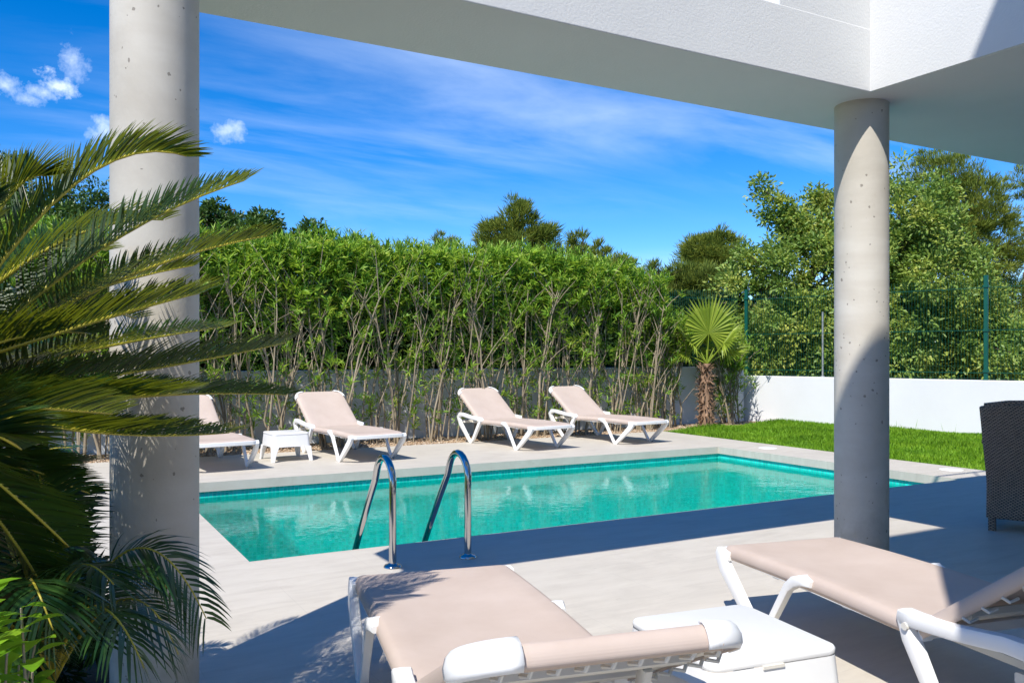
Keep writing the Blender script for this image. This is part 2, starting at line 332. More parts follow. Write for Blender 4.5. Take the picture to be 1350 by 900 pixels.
class MB:
    def __init__(s): s.v = []; s.f = []
    def add(s, V, F):
        o = len(s.v); s.v += [tuple(x) for x in V]; s.f += [tuple(i+o for i in q) for q in F]
    def box(s, x0, x1, y0, y1, z0, z1):
        s.add([(x0, y0, z0), (x1, y0, z0), (x1, y1, z0), (x0, y1, z0), (x0, y0, z1), (x1, y0, z1), (x1, y1, z1), (x0, y1, z1)],
              [(0, 3, 2, 1), (4, 5, 6, 7), (0, 1, 5, 4), (1, 2, 6, 5), (2, 3, 7, 6), (3, 0, 4, 7)])
    def sweep(s, path, dims, n=8, square=False, up=None, cap=True):
        """sweep a round (or rounded-square) section; dims: radius or (a,b) per point"""
        P = [Vector(p) for p in path]; m = len(P)
        if not isinstance(dims, list): dims = [dims]*m
        dims = [(d, d) if isinstance(d, (int, float)) else d for d in dims]
        u0 = Vector(up) if up else None; prev = None; rings = []
        for i, p in enumerate(P):
            if i == 0: t = P[1]-P[0]
            elif i == m-1: t = P[-1]-P[-2]
            else: t = (P[i+1]-P[i]).normalized()+(P[i]-P[i-1]).normalized()
            if t.length < 1e-9: t = Vector((0, 0, 1))
            t.normalize()
            if u0 is not None: a = u0-t*u0.dot(t)
            elif prev is not None: a = prev-t*prev.dot(t)
            else:
                h = Vector((0, 0, 1)) if abs(t.z) < 0.9 else Vector((1, 0, 0)); a = h-t*h.dot(t)
            if a.length < 1e-6: a = t.orthogonal()
            a.normalize(); prev = a; b = t.cross(a); r = []
            for k in range(n):
                th = 2*math.pi*(k+0.5)/n; c, q = math.cos(th), math.sin(th)
                if square:
                    e = 0.35; c = math.copysign(abs(c)**e, c); q = math.copysign(abs(q)**e, q)
                r.append(p+a*(c*dims[i][0])+b*(q*dims[i][1]))
            rings.append(r)
        V = [q for r in rings for q in r]; F = []
        for i in range(m-1):
            for k in range(n):
                k2 = (k+1) % n; F.append((i*n+k, i*n+k2, (i+1)*n+k2, (i+1)*n+k))
        if cap: F.append(tuple(range(n-1, -1, -1))); F.append(tuple((m-1)*n+k for k in range(n)))
        s.add(V, F)
    def loft(s, rings, cap=True):
        n = len(rings[0]); V = [q for r in rings for q in r]; F = []
        for i in range(len(rings)-1):
            for k in range(n):
                k2 = (k+1) % n; F.append((i*n+k, i*n+k2, (i+1)*n+k2, (i+1)*n+k))
        if cap: F.append(tuple(range(n-1, -1, -1))); F.append(tuple((len(rings)-1)*n+k for k in range(n)))
        s.add(V, F)
    def grid(s, rows):
        n = len(rows[0]); V = [q for r in rows for q in r]; F = []
        for i in range(len(rows)-1):
            for k in range(n-1): F.append((i*n+k, i*n+k+1, (i+1)*n+k+1, (i+1)*n+k))
        s.add(V, F)
    def build(s, name, mat, parent=None, smooth=False, auto=None, bevel=0, solid=0):
        me = bpy.data.meshes.new(name); me.from_pydata([tuple(v) for v in s.v], [], s.f); me.update()
        o = link(bpy.data.objects.new(name, me), parent, mat, smooth)
        if solid:
            q = o.modifiers.new('solid', 'SOLIDIFY'); q.thickness = solid; q.offset = -1
        if bevel:
            q = o.modifiers.new('bevel', 'BEVEL'); q.width = bevel; q.segments = 3; q.limit_method = 'ANGLE'; q.angle_limit = math.radians(40)
            q.harden_normals = False
        if auto is not None:
            import bmesh
            bm = bmesh.new(); bm.from_mesh(me)
            for f in bm.faces: f.smooth = True
            for e in bm.edges:
                if len(e.link_faces) == 2 and e.calc_face_angle(0) > math.radians(auto): e.smooth = False
            bm.to_mesh(me); bm.free()
        return o
def rrect(w, d, r, z, n=5, cx=0, cy=0):
    out = []
    for (sx_, sy_, a0) in ((1, 1, 0), (-1, 1, 90), (-1, -1, 180), (1, -1, 270)):
        for i in range(n+1):
            a = math.radians(a0+90*i/n); out.append((cx+sx_*(w/2-r)+r*math.cos(a), cy+sy_*(d/2-r)+r*math.sin(a), z))
    return out
def empty(name, loc=(0, 0, 0), rz=0):
    o = bpy.data.objects.new(name, None); COL.objects.link(o); o.location = loc; o.rotation_euler = (0, 0, rz); o.empty_display_size = 0.1
    return o
def tag(o, label=None, cat=None, group=None, kind=None):
    if label: o['label'] = label
    if cat: o['category'] = cat
    if group: o['group'] = group
    if kind: o['kind'] = kind
    return o
def kids(o): return [c for c in bpy.data.objects if c.parent == o]
def copy_tree(o, parent=None):
    c = o.copy(); COL.objects.link(c); c.parent = parent
    for k in kids(o): copy_tree(k, c)
    return c
def unit(a): return a/np.maximum(np.linalg.norm(a, axis=-1, keepdims=True), 1e-9)
def rdir(n): return unit(rng.normal(size=(n, 3)))
def leafgeo(P, D, L, Wd, fold=0.25, bend=0.0, Nrm=None):
    """folded diamond leaves -> verts, tris"""
    n = len(P); D = unit(D)
    if Nrm is None: Nrm = rdir(n)+np.array([0, 0, 0.9])
    Sd = unit(np.cross(D, Nrm)); Nn = unit(np.cross(Sd, D))
    L = np.broadcast_to(L, (n,))[:, None]; Wd = np.broadcast_to(Wd, (n,))[:, None]
    mid = P+D*L*0.45
    tip = P+D*L-Nn*L*bend
    V = np.stack([P, mid+Sd*Wd/2+Nn*Wd*fold, tip, mid-Sd*Wd/2+Nn*Wd*fold], 1).reshape(-1, 3)
    b = (np.arange(n)*4)[:, None]
    F = np.concatenate([b+np.array([[0, 1, 2]]), b+np.array([[0, 2, 3]])], 0)
    return V, F
def joinleaf(parts):
    V = []; F = []; o = 0
    for v, f in parts: V.append(v); F.append(f+o); o += len(v)
    return np.concatenate(V), np.concatenate(F)

# ------------------------------------------------------------------ setting: ground, deck, pool
PX0, PX1, PY0, PY1 = 1.18, 8.42, 5.49, 9.10
def quadsheet(name, rects, z, mat, kind='structure'):
    m = MB()
    for (x0, x1, y0, y1) in rects: m.add([(x0, y0, z), (x1, y0, z), (x1, y1, z), (x0, y1, z)], [(0, 1, 2, 3)])
    o = m.build(name, mat); o['kind'] = kind; return o
B = 1500
quadsheet('ground', [(-B, B, -B, PY0-0.2), (-B, B, PY1+0.2, B), (-B, PX0-0.2, PY0-0.2, PY1+0.2), (PX1+0.2, B, PY0-0.2, PY1+0.2)], -0.11, M['earth'])
dk = MB()
for (x0, x1, y0, y1) in ((0.30, 14, -4, PY0), (9.3, 14, PY0, 5.75), (0.3, PX0, PY0, 11.4), (PX1, 9.3, PY0, 11.4), (PX0, PX1, PY1, 11.4)):
    dk.box(x0, x1, y0, y1, -0.095, 0.0)
dk.build('pool_deck', M['deck'])['kind'] = 'structure'
e = 0.025
bs = MB(); x0, x1, y0, y1 = PX0-e, PX1+e, PY0-e, PY1+e; zt, zb = -0.0955, -1.45
bs.add([(x0, y0, zt), (x1, y0, zt), (x1, y1, zt), (x0, y1, zt), (x0, y0, zb), (x1, y0, zb), (x1, y1, zb), (x0, y1, zb)],
       [(0, 1, 5, 4), (1, 2, 6, 5), (2, 3, 7, 6), (3, 0, 4, 7)])
bs.build('pool_basin', M['mosw'])['kind'] = 'structure'
fl = MB(); fl.add([(x0, y0, zb), (x1, y0, zb), (x1, y1, zb), (x0, y1, zb)], [(0, 1, 2, 3)])
fl.build('pool_floor', M['mosf'])['kind'] = 'structure'
wt = MB(); wt.add([(x0, y0, -0.155), (x1, y0, -0.155), (x1, y1, -0.155), (x0, y1, -0.155)], [(0, 1, 2, 3)])
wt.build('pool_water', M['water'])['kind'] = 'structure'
# gravel strip, lawns, bed
gm = MB(); gm.add([(-2, 11.4, -0.03), (9.3, 11.4, -0.03), (13.2, 12.05, -0.03), (12.9, 12.62, -0.03), (-2, 12.62, -0.03)], [(0, 1, 2, 3, 4)])
gm.build('gravel_path', M['gravel'])['kind'] = 'structure'
lw = MB(); lw.add([(9.3, 5.75, -0.025), (16, 5.75, -0.025), (14.2, 8, -0.025), (13.2, 12.05, -0.025), (9.3, 11.4, -0.025)], [(0, 1, 2, 3, 4)])
lw.add([(-9, 4.2, -0.025), (0.3, 4.2, -0.025), (0.3, 11.4, -0.025), (-9, 11.4, -0.025)], [(0, 1, 2, 3)])
lw.build('lawn_ground', M['lawnbase'])['kind'] = 'structure'
bd = MB(); bd.add([(-9, -2, -0.02), (0.298, -2, -0.02), (0.298, 4.19, -0.02), (-9, 4.19, -0.02)], [(0, 1, 2, 3)])
bd.build('planting_bed_ground', M['soil'])['kind'] = 'structure'
# grass blades
def blades(n, x0, x1, y0, y1, keep, h):
    x = rng.uniform(x0, x1, n); y = rng.uniform(y0, y1, n); k = keep(x, y); x = x[k]; y = y[k]; n = len(x)
    P = np.stack([x, y, np.full(n, -0.025)], 1)
    D = np.stack([rng.normal(0, 0.35, n), rng.normal(0, 0.35, n), np.ones(n)], 1)
    hh = h*rng.uniform(0.6, 1.3, n)*(0.8+0.35*np.sin(x*3.1+1)*np.sin(y*2.3))
    return leafgeo(P, D, hh, 0.006+rng.uniform(0, 0.005, n), 0.1, 0.25, rdir(n))
g1 = blades(90000, 9.3, 14.5, 5.75, 12.2, lambda x, y: (y < 11.4+(x-9.3)*0.17) & (y < 11.6+rng.normal(0, .15, len(x))+(x-9.3)*.15) & (x < 14.25-(y-7)*0.22), 0.085)
g2 = blades(26000, -1.6, 0.29, 4.3, 11.3, lambda x, y: x < 5, 0.07)
P = np.stack([rng.uniform(11.5, 13.8, 40), rng.uniform(7, 11, 40), np.full(40, 0)], 1)
g3 = leafgeo(P, np.stack([rng.normal(0, .2, 40), rng.normal(0, .2, 40), np.ones(40)], 1), rng.uniform(.12, .25, 40), 0.008)
V, F = joinleaf([g1, g2, g3]); tag(npmesh('grass', V, F, M['grass']), 'bright green lawn grass beside the pool deck', 'grass', kind='stuff')
# pebbles on the gravel strip
n = 5000; x = rng.uniform(-1, 12.5, n); y = rng.uniform(11.42, 12.55, n); k = (y > 11.45+np.maximum(0, x-9.3)*0.17); x = x[k]; y = y[k]; n = len(x)
octv = np.array([[1, 0, 0], [-1, 0, 0], [0, 1, 0], [0, -1, 0], [0, 0, 1], [0, 0, -1]], float)
octf = np.array([[0, 2, 4], [2, 1, 4], [1, 3, 4], [3, 0, 4], [2, 0, 5], [1, 2, 5], [3, 1, 5], [0, 3, 5]])
r = rng.uniform(0.008, 0.024, (n, 1, 3))*np.array([1, 1, .6]); V = (octv[None]*r+np.stack([x, y, np.full(n, -0.022)], 1)[:, None]).reshape(-1, 3)
F = (octf[None]+(np.arange(n)*6)[:, None, None]).reshape(-1, 3)
kp = NT('pebble'); gi = kp.new('ShaderNodeNewGeometry').outputs['Random Per Island']
kp.fin(kp.ramp(gi, [(0, (0.25, 0.16, 0.10)), (0.5, (0.47, 0.33, 0.21)), (1, (0.62, 0.53, 0.42))]), 0.9)
tag(npmesh('pebbles', V, F, kp.m), 'small orange and beige stones scattered over the gravel strip', 'pebbles', kind='stuff')

# ------------------------------------------------------------------ the house
house = tag(empty('house', (4, 0, 0)), 'white rendered villa with a flat soffit on round concrete columns above the pool deck', 'house')
def hpart(m, name, mat, **k):
    m.v = [(a-4, b, c) for a, b, c in m.v]
    return m.build(name, mat, house, **k)
XE, ZB = 0.15, 2.8
m = MB(); L_ = [(XE, 3.27), (4.19, 3.27), (4.19, 0.595), (13, 0.595), (13, 3.95), (XE, 3.95)]
m.add([(a, b, ZB) for a, b in L_]+[(a, b, 3.16) for a, b in L_], [(5, 4, 3, 2, 1, 0), (6, 7, 8, 9, 10, 11)]+[(i, (i+1) % 6, (i+1) % 6+6, i+6) for i in range(6)])
hpart(m, 'beam_and_soffit', M['plaster'], bevel=0.006)
m = MB(); m.box(3.46, 13, 3.272, 3.46, 3.157, 4.29); hpart(m, 'parapet', M['plaster'])
m = MB(); m.box(4.175, 4.37, 0.6, 3.2715, 2.803, 4.29); hpart(m, 'side_wall', M['plaster'])
m = MB(); m.box(1.15, 13, -5, 0.59, -0.05, 7.06); hpart(m, 'main_wall', M['plaster'])
m = MB(); m.box(-0.30, 1.149, -3.5, 0.588, 6.85, 7.055); hpart(m, 'unseen_roof_slab', M['plaster'])  # added out of view, sized so its shadow covers the slim column's lower part
m = MB()
m.sweep([(3.5, 3.40, 4.82), (13, 3.40, 4.82)], 0.02, 8)
for x in np.arange(3.6, 13, 1.2): m.sweep([(x, 3.40, 4.29), (x, 3.40, 4.82)], 0.012, 6)
hpart(m, 'handrail', M['zinc'])
for (cx, cy) in ((0.395, 3.44), (4.365, 3.48)):
    m = MB(); n = 72; rr = 0.155
    zs = [-0.02, 0.3, 0.7, 1.1, 1.5, 1.9, 2.3, 2.802]
    m.loft([[(cx+rr*math.cos(2*math.pi*k/n), cy+rr*math.sin(2*math.pi*k/n), z) for k in range(n)] for z in zs], True)
    o = hpart(m, 'column', M['concrete'], auto=50)
tag([c for c in kids(house) if c.name.startswith('column')][0], label='large round concrete column beside the palm fronds')
tag([c for c in kids(house) if c.name.startswith('column')][1], label='round concrete column under the inner corner of the soffit')

# ------------------------------------------------------------------ garden walls and fence
WB = Vector((12.4, 12.7, 0)); WE = Vector((14.75, 4.0, 0))
def wall(name, a, b, z1, th, label):
    a = Vector(a); b = Vector(b); d = (b-a).normalized(); nrm = Vector((-d.y, d.x, 0))*th
    m = MB(); r0 = [a, b, b+nrm, a+nrm]
    m.add([(p.x, p.y, -0.1) for p in r0]+[(p.x, p.y, z1) for p in r0], [(0, 3, 2, 1), (4, 5, 6, 7), (0, 1, 5, 4), (1, 2, 6, 5), (2, 3, 7, 6), (3, 0, 4, 7)])
    return tag(m.build(name, M['wallp'], bevel=0.008), label, 'wall')
wall('garden_wall', (-6, 12.65, 0), (12.38, 12.65, 0), 1.06, 0.2, 'long white garden wall half hidden behind the oleander hedge')
wall('garden_wall', WB+Vector((0.003, 0.05, 0)), WE, 0.875, 0.2, 'low white garden wall behind the lawn, topped by the green mesh fence')
def mesh_fence(a, b, zb, zt, label, nposts):
    a = Vector(a); b = Vector(b); L = (b-a).length; d = (b-a).normalized()
    f = tag(empty('mesh_fence', a), label, 'fence')
    w = MB(); q = int(L/0.05); hz = [zb+0.03+i*0.2 for i in range(int((zt-zb-0.05)/0.2)+1)]
    nrm = Vector((-d.y, d.x, 0))
    for i in range(q):
        p = d*(i*0.05)
        w.sweep([(p.x, p.y, zb), (p.x, p.y, zt+0.03)], 0.0022, 3, cap=False)
    for z in hz:
        w.sweep([(0, 0, z), (d.x*L, d.y*L, z)], 0.0025, 3, cap=False)
    for z in (zb+0.12, (zb+zt)/2, zt-0.12):     # V folds that stiffen the panel
        w.sweep([(nrm.x*.03, nrm.y*.03, z), (d.x*L+nrm.x*.03, d.y*L+nrm.y*.03, z)], 0.006, 4, cap=False)
    w.build('wire_panel', M['greenpost'], f)
    for s in nposts:
        p = d*s; m = MB(); m.sweep([(p.x, p.y, zb-0.02), (p.x, p.y, zt+0.08)], 0.032, 8, square=True, up=d)
        for z in (zb+0.15, (zb+zt)/2, zt-0.1): m.sweep([(p.x, p.y, z-0.02), (p.x, p.y, z+0.02)], 0.045, 8, square=True, up=d)
        m.build('post', M['greenpost'], f)
dW = (WE-WB).normalized(); nW = Vector((-dW.y, dW.x, 0))
mesh_fence(WB+nW*0.1+Vector((0.02, 0.02, 0)), WE+nW*0.1, 0.875, 2.52, 'green wire mesh fence standing on the low white wall by the lawn', (0.02, 1.95, 4.43, 6.95))
mesh_fence(Vector((7.6, 12.76, 0)), Vector((12.36, 12.76, 0)), 1.06, 2.52, 'green wire mesh fence on the long wall behind the oleanders and fan palm', (0.02, 2.5))
p = at(1084.5, 558, z=0); t = MB()
t.sweep([(p.x, p.y, -0.03), (p.x, p.y, 2.1)], 0.016, 8); t.sweep([(p.x, p.y, 0.84), (p.x, p.y, 0.90)], 0.035, 8)
tag(t.build('metal_pole', M['zinc']), 'thin grey metal pole standing in the lawn against the low wall', 'pole')

# ------------------------------------------------------------------ loungers
def arc(c, r, a0, a1, n, f): return [f(c[0]+r*math.cos(math.radians(a0+(a1-a0)*i/n)), c[1]+r*math.sin(math.radians(a0+(a1-a0)*i/n))) for i in range(n+1)]
SEAT, BACK, HW = 1.32, 0.76, 0.315
def sling(y0, y1, z0f, foot_round, head_round, hw=HW, HR=0.085):
    """fabric sheet in (x,y,z) with edges rolled over the side rails"""
    ys = [y0, y0+0.006, y0+0.015, y0+0.03, y0+0.05, y0+0.09]+[y0+0.09+(y1-y0-0.18)*i/8 for i in range(0+1, 8)]+[y1-0.09, y1-0.05, y1-0.03, y1-0.015, y1-0.006, y1]
    rows = []
    for y in ys:
        ins = 0; dz = 0
        if foot_round and y-y0 < 0.06: tt = 1-(y-y0)/0.06; ins = 0.05*(1-math.sqrt(max(0, 1-tt*tt))); dz = -0.016*tt**3
        if head_round and y1-y < HR: tt = 1-(y1-y)/HR; ins = HR*(1-math.sqrt(max(0, 1-tt*tt))); dz = -0.006*tt**3
        w = hw-ins; zc = z0f(y)
        sag = 0.018*math.sin(math.pi*min(1, max(0, (y-y0)/(y1-y0))))
        row = [(-w-0.026, y, zc-0.062+dz), (-w-0.033, y, zc-0.045+dz), (-w-0.031, y, zc-0.022+dz), (-w-0.018, y, zc-0.005+dz), (-w, y, zc+dz)]
        for i in range(1, 10):
            u_ = -1+2*i/10; row.append((w*u_, y, zc+dz-sag*(1-u_*u_)))
        row += [(w, y, zc+dz), (w+0.018, y, zc-0.005+dz), (w+0.031, y, zc-0.022+dz), (w+0.033, y, zc-0.045+dz), (w+0.026, y, zc-0.062+dz)]
        rows.append(row)
    if foot_round:
        f0 = rows[0]; zc = z0f(y0)-0.016
        rows = [[(a[0]*sc, y0+dy, zc+dz) for a in f0] for dy, dz, sc in ((0.010, -0.050, 1), (-0.006, -0.036, 1), (-0.010, -0.018, 1), (-0.006, -0.006, 1))]+rows
    if head_round:      # the cloth is pulled over the end rim and laced underneath
        last = rows[-1]; zc = z0f(y1)-0.006
        for dy, dz in ((0.010, -0.008), (0.016, -0.026), (0.014, -0.048), (0.0, -0.060)):
            rows.append([(a[0], y1+dy, zc+dz) for a in last])
    return rows
def make_lounger(back_deg):
    root = empty('sun_lounger')
    zs = lambda y: 0.352+0.012*math.sin(math.pi*y/SEAT)
    m = MB(); m.grid(sling(0.012, SEAT, zs, True, False)); m.build('seat', M['fabric'], root, smooth=True, solid=0.005)
    # chassis: side rails and cross bars
    m = MB()
    for s in (-1, 1):
        x = s*0.318
        m.sweep([(x, 0.05, 0.315), (x, 0.7, 0.318), (x, SEAT+0.02, 0.312)], (0.024, 0.024), 10, square=True, up=(0, 0, 1))
    pts = [(-0.345, 0.10, 0.322)]+[(-0.345+0.06-0.06*math.cos(math.radians(a)), 0.055-0.06*math.sin(math.radians(a)), 0.325) for a in (0, 30, 60, 90)]
    pts = pts+[(-a, b, c) for a, b, c in reversed(pts)]
    m.sweep([(a, b+0.004, c-0.012) for a, b, c in pts], (0.022, 0.013), 10, square=True, up=(0, 0, 1))
    for y in (0.42, 0.9, 1.28): m.sweep([(-0.31, y, 0.30), (0.31, y, 0.30)], (0.022, 0.028), 8, square=True, up=(0, 0, 1))
    m.build('frame', M['white'], root, auto=40)
    # V shaped legs
    for s in (-1, 1):
        x = s*0.352; w = 0.021
        m = MB()
        m.sweep([(x-s*.008, 0.004, 0.322), (x-s*.004, 0.03, 0.306), (x, 0.07, 0.25), (x, 0.34, 0.02), (x, 0.385, 0.0)], [(w, 0.022), (w, 0.042), (w, 0.038), (w, 0.024), (w, 0.012)], 10, square=True, up=(1, 0, 0))
        m.sweep([(x, 0.36, 0.0), (x, 0.40, 0.018), (x, 0.455, 0.10), (x, 0.58, 0.285), (x-s*0.004, 0.63, 0.322), (x-s*0.010, 0.68, 0.339), (x-s*0.014, 0.735, 0.334)],
                [(w, 0.012), (w, 0.018), (w*0.8, 0.018), (w*0.9, 0.02), (w*1.3, 0.024), (w*1.6, 0.024), (w*1.2, 0.014)], 10, square=True, up=(1, 0, 0))
        m.build('leg', M['white'], root, auto=40)
        m = MB()
        m.sweep([(x-s*0.02, 1.235, 0.335), (x-s*0.005, 1.27, 0.362), (x, 1.33, 0.362), (x+s*.01, 1.5, 0.375), (x+s*.015, 1.72, 0.405), (x+s*.015, 1.80, 0.405), (x+s*.012, 1.85, 0.36), (x+s*.008, 1.80, 0.26), (x+s*.004, 1.56, 0.03), (x+s*.004, 1.52, 0.0)],
                [(w, 0.014), (w*1.5, 0.026), (w*1.4, 0.028), (w*1.2, 0.026), (w*1.2, 0.027), (w*1.2, 0.03), (w*1.2, 0.034), (w*1.1, 0.032), (w, 0.022), (w, 0.01)], 10, square=True, up=(1, 0, 0))
        m.sweep([(x-s*.004, 1.275, 0.35), (x, 1.30, 0.29), (x+s*.004, 1.44, 0.08), (x+s*.004, 1.50, 0.012), (x+s*.004, 1.55, 0.0)],
                [(w*1.2, 0.03), (w*1.1, 0.03), (w, 0.024), (w, 0.018), (w, 0.010)], 10, square=True, up=(1, 0, 0))
        m.build('leg', M['white'], root, auto=40)
    # backrest in its own frame, tilted round the hinge
    R = Matrix.Translation((0, SEAT-0.01, 0.352)) @ Matrix.Rotation(math.radians(back_deg), 4, 'X')
    def tr(mb): mb.v = [tuple(R @ Vector(v)) for v in mb.v]; return mb
    m = MB(); rows = sling(0.0, BACK, lambda y: 0.0, False, True); m.grid(rows)
    bk = tr(m).build('backrest', M['fabric'], root, smooth=True, solid=0.005)
    m = MB(); r_ = 0.085
    pts = [(-0.322, 0.0, -0.036), (-0.322, BACK-0.12, -0.036)]+[(-0.322+r_-r_*math.cos(math.radians(a)), BACK-0.098+r_*math.sin(math.radians(a)), -0.034) for a in (0, 22, 45, 68, 90)]
    pts = pts+[(-a, b, c) for a, b, c in reversed(pts)]
    m.sweep(pts, (0.019, 0.020), 10, square=True, up=(0, 0, 1))
    for y in (0.2, 0.48): m.sweep([(-0.31, y, -0.05), (0.31, y, -0.05)], (0.016, 0.022), 8, square=True, up=(0, 0, 1))
    # hooks that hold the sling on the rim
    for i in range(9):
        xh = -0.26+0.065*i
        m.sweep([(xh, BACK+0.004, -0.056), (xh+.004, BACK-0.02, -0.074), (xh+.01, BACK-0.065, -0.066)], 0.0055, 6)
    for s in (-1, 1):
        for i in range(6): m.sweep([(s*0.345, 0.12+i*0.095, -0.058), (s*0.33, 0.125+i*0.095, -0.078), (s*0.295, 0.13+i*0.095, -0.070)], 0.0055, 6)
    tr(m).build('backrest_frame', M['cream'], bk, auto=40)
    for s in (-1, 1):      # white corner caps of the backrest
        m = MB(); rows = []
        for j in range(9):
            a = math.radians(-10+j*104/8)
            row = []
            for (rad, z) in ((0.120, -0.064), (0.130, -0.050), (0.131, -0.030), (0.124, -0.010), (0.114, 0.0), (0.104, 0.004), (0.096, 0.004), (0.092, 0.001)):
                row.append((s*(HW-0.086+rad*math.cos(a)), BACK-0.105+rad*math.sin(a), z))
            rows.append(row)
        m.grid(rows); tr(m).build('corner_cap', M['white'], bk, smooth=True, solid=0.006)
    # toothed support under the backrest
    m = MB(); a_ = R @ Vector((0, 0.46, -0.06)); 
    for s in (-1, 1):
        q = R @ Vector((s*0.2, 0.46, -0.06))
        m.sweep([q, (s*0.2, SEAT+0.36, 0.30)], (0.014, 0.022), 8, square=True, up=(1, 0, 0))
        m.sweep([(s*0.2, SEAT+0.0, 0.295), (s*0.2, SEAT+0.44, 0.295)], (0.016, 0.018), 8, square=True, up=(0, 0, 1))
        for i in range(5): m.sweep([(s*0.2, SEAT+0.08+i*0.075, 0.30), (s*0.2, SEAT+0.10+i*0.075, 0.335)], (0.012, 0.010), 6, square=True, up=(1, 0, 0))
    m.sweep([(-0.34, SEAT+0.42, 0.30), (0.34, SEAT+0.42, 0.30)], (0.018, 0.024), 8, square=True, up=(0, 0, 1))
    m.build('backrest_support', M['cream'], root, auto=40)
    for s in (-1, 1):      # pivot bolts
        m = MB(); m.sweep([(s*0.372, 1.30, 0.335), (s*0.385, 1.30, 0.335)], 0.014, 12); m.build('bolt', M['cream'], root)
    return root
def place(root, fx, fy, hx, hy):
    root.location = (fx, fy, 0); root.rotation_euler = (0, 0, math.atan2(-hx, hy))
GL = 'beige and white sun loungers around the pool'
lf = make_lounger(35)
far_spec = ((1.84, 9.72, -0.09, 1, 'beige sun lounger across the pool partly covered by palm fronds, left of the side table'),
            (3.62, 9.75, -0.09, 1, 'beige sun lounger across the pool, just right of the small white side table'),
            (6.12, 9.80, -0.10, 1, 'beige sun lounger across the pool, third from the left in the far row'),
            (7.78, 9.80, -0.13, 1, 'beige sun lounger across the pool nearest the fan palm and the lawn'))
for i, (x, y, hx, hy, lab) in enumerate(far_spec):
    o = lf if i == 0 else copy_tree(lf)
    place(o, x, y, hx, hy); tag(o, lab, 'sun lounger', GL)
n1 = make_lounger(26); place(n1, 1.545, 3.50, -0.212, -0.978)
tag(n1, 'nearest beige sun lounger below the pool ladder, its slightly raised back seen from behind', 'sun lounger', GL)
n2_ = copy_tree(lf); place(n2_, 3.34, 3.165, -0.205, -0.979)
tag(n2_, 'beige sun lounger in the right foreground in front of the concrete column, half in shade', 'sun lounger', GL)

# ------------------------------------------------------------------ side tables
def make_table(W_, D_, Z_, lab, loc, rz, lidgap):
    t = tag(empty('side_table', (*loc, 0), math.radians(rz)), lab, 'side table', 'white resin side tables')
    m = MB(); r = 0.045
    m.loft([rrect(W_-0.004, D_-0.004, r, Z_-0.024), rrect(W_, D_, r, Z_-0.018), rrect(W_, D_, r, Z_-0.008), rrect(W_-0.006, D_-0.006, r, Z_-0.002), rrect(W_-0.016, D_-0.016, r-.004, Z_)])
    m.build('tabletop', M['white'], t, auto=35)
    m = MB()
    m.loft([rrect(W_+0.022, D_+0.022, r, Z_*0.52), rrect(W_-0.002, D_-0.002, r, Z_-0.026)], cap=False)
    m.loft([rrect(W_-0.02, D_-0.02, r-.01, Z_-0.03), rrect(W_+0.0, D_+0.0, r-.01, Z_*0.52)], cap=False)
    m.build('apron', M['white'], t, auto=35)
    for sx_ in (-1, 1):
        for sy_ in (-1, 1):
            m = MB(); rings = []
            for (k_, z, w) in ((0, 0.0, 0.042), (1, Z_*0.3, 0.058), (2, Z_*0.525, 0.085)):
                ox = (W_/2+0.030-0.008*k_)*sx_; oy = (D_/2+0.030-0.008*k_)*sy_
                rings.append([(ox, oy, z), (ox-sx_*w, oy, z), (ox-sx_*w, oy-sy_*w*0.35, z), (ox-sx_*w*0.35, oy-sy_*w*0.35, z), (ox-sx_*w*0.35, oy-sy_*w, z), (ox, oy-sy_*w, z)])
            if sx_*sy_ < 0: rings = [list(reversed(q)) for q in rings]
            m.loft(rings); m.build('leg', M['white'], t, bevel=0.004)
    if lidgap:
        m = MB(); m.box(-0.06, 0.02, -D_/2-0.006, -D_/2+0.002, Z_-0.034, Z_-0.024); m.build('finger_grip', M['cream'], t)
    return t
make_table(0.45, 0.46, 0.345, 'small white side table between the two left loungers on the far deck', (2.72, 10.6), 3, False)
make_table(0.50, 0.52, 0.35, 'white side table in the foreground between the two nearest loungers', (2.085, 2.20), -8, True)

# ------------------------------------------------------------------ ladder
lad = tag(empty('pool_ladder', (2.17, 4.92, 0)), 'polished steel pool ladder with two arched handrails on the near pool edge', 'pool ladder')
prof = [(0, -0.01), (0, 0.15), (0, 0.30), (0.0, 0.46), (0.012, 0.53)]
prof = [(0, -0.01), (0, 0.2), (0.0, 0.44)]
C0 = (0.125, 0.50); 
for a in (172, 155, 138, 121, 104, 87, 70, 53, 36, 22): prof.append((C0[0]+0.132*math.cos(math.radians(a))+(180-a)*0.00018, C0[1]+0.155*math.sin(math.radians(a))))
prof += [(0.30, 0.50), (0.42, 0.345), (0.60, 0.10), (0.685, -0.02), (0.715, -0.10), (0.725, -0.22), (0.725, -1.05)]
for sx_ in (-0.256, 0.256):
    m = MB(); m.sweep([(sx_, y, z) for y, z in prof], 0.0225, 20, up=(1, 0, 0)); m.build('handrail', M['chrome'], lad, auto=60)
    m = MB(); ring = lambda r, z: [(sx_+r*math.cos(2*math.pi*k/28), r*math.sin(2*math.pi*k/28), z) for k in range(28)]
    m.loft([ring(0.056, 0.001), ring(0.056, 0.006), ring(0.048, 0.016), ring(0.030, 0.020), ring(0.024, 0.028)]); m.build('flange', M['chrome'], lad, auto=50)
for z in (-0.38, -0.63, -0.88):
    m = MB(); m.box(-0.24, 0.24, 0.685, 0.765, z, z+0.025); m.build('step', M['chrome'], lad, bevel=0.006)

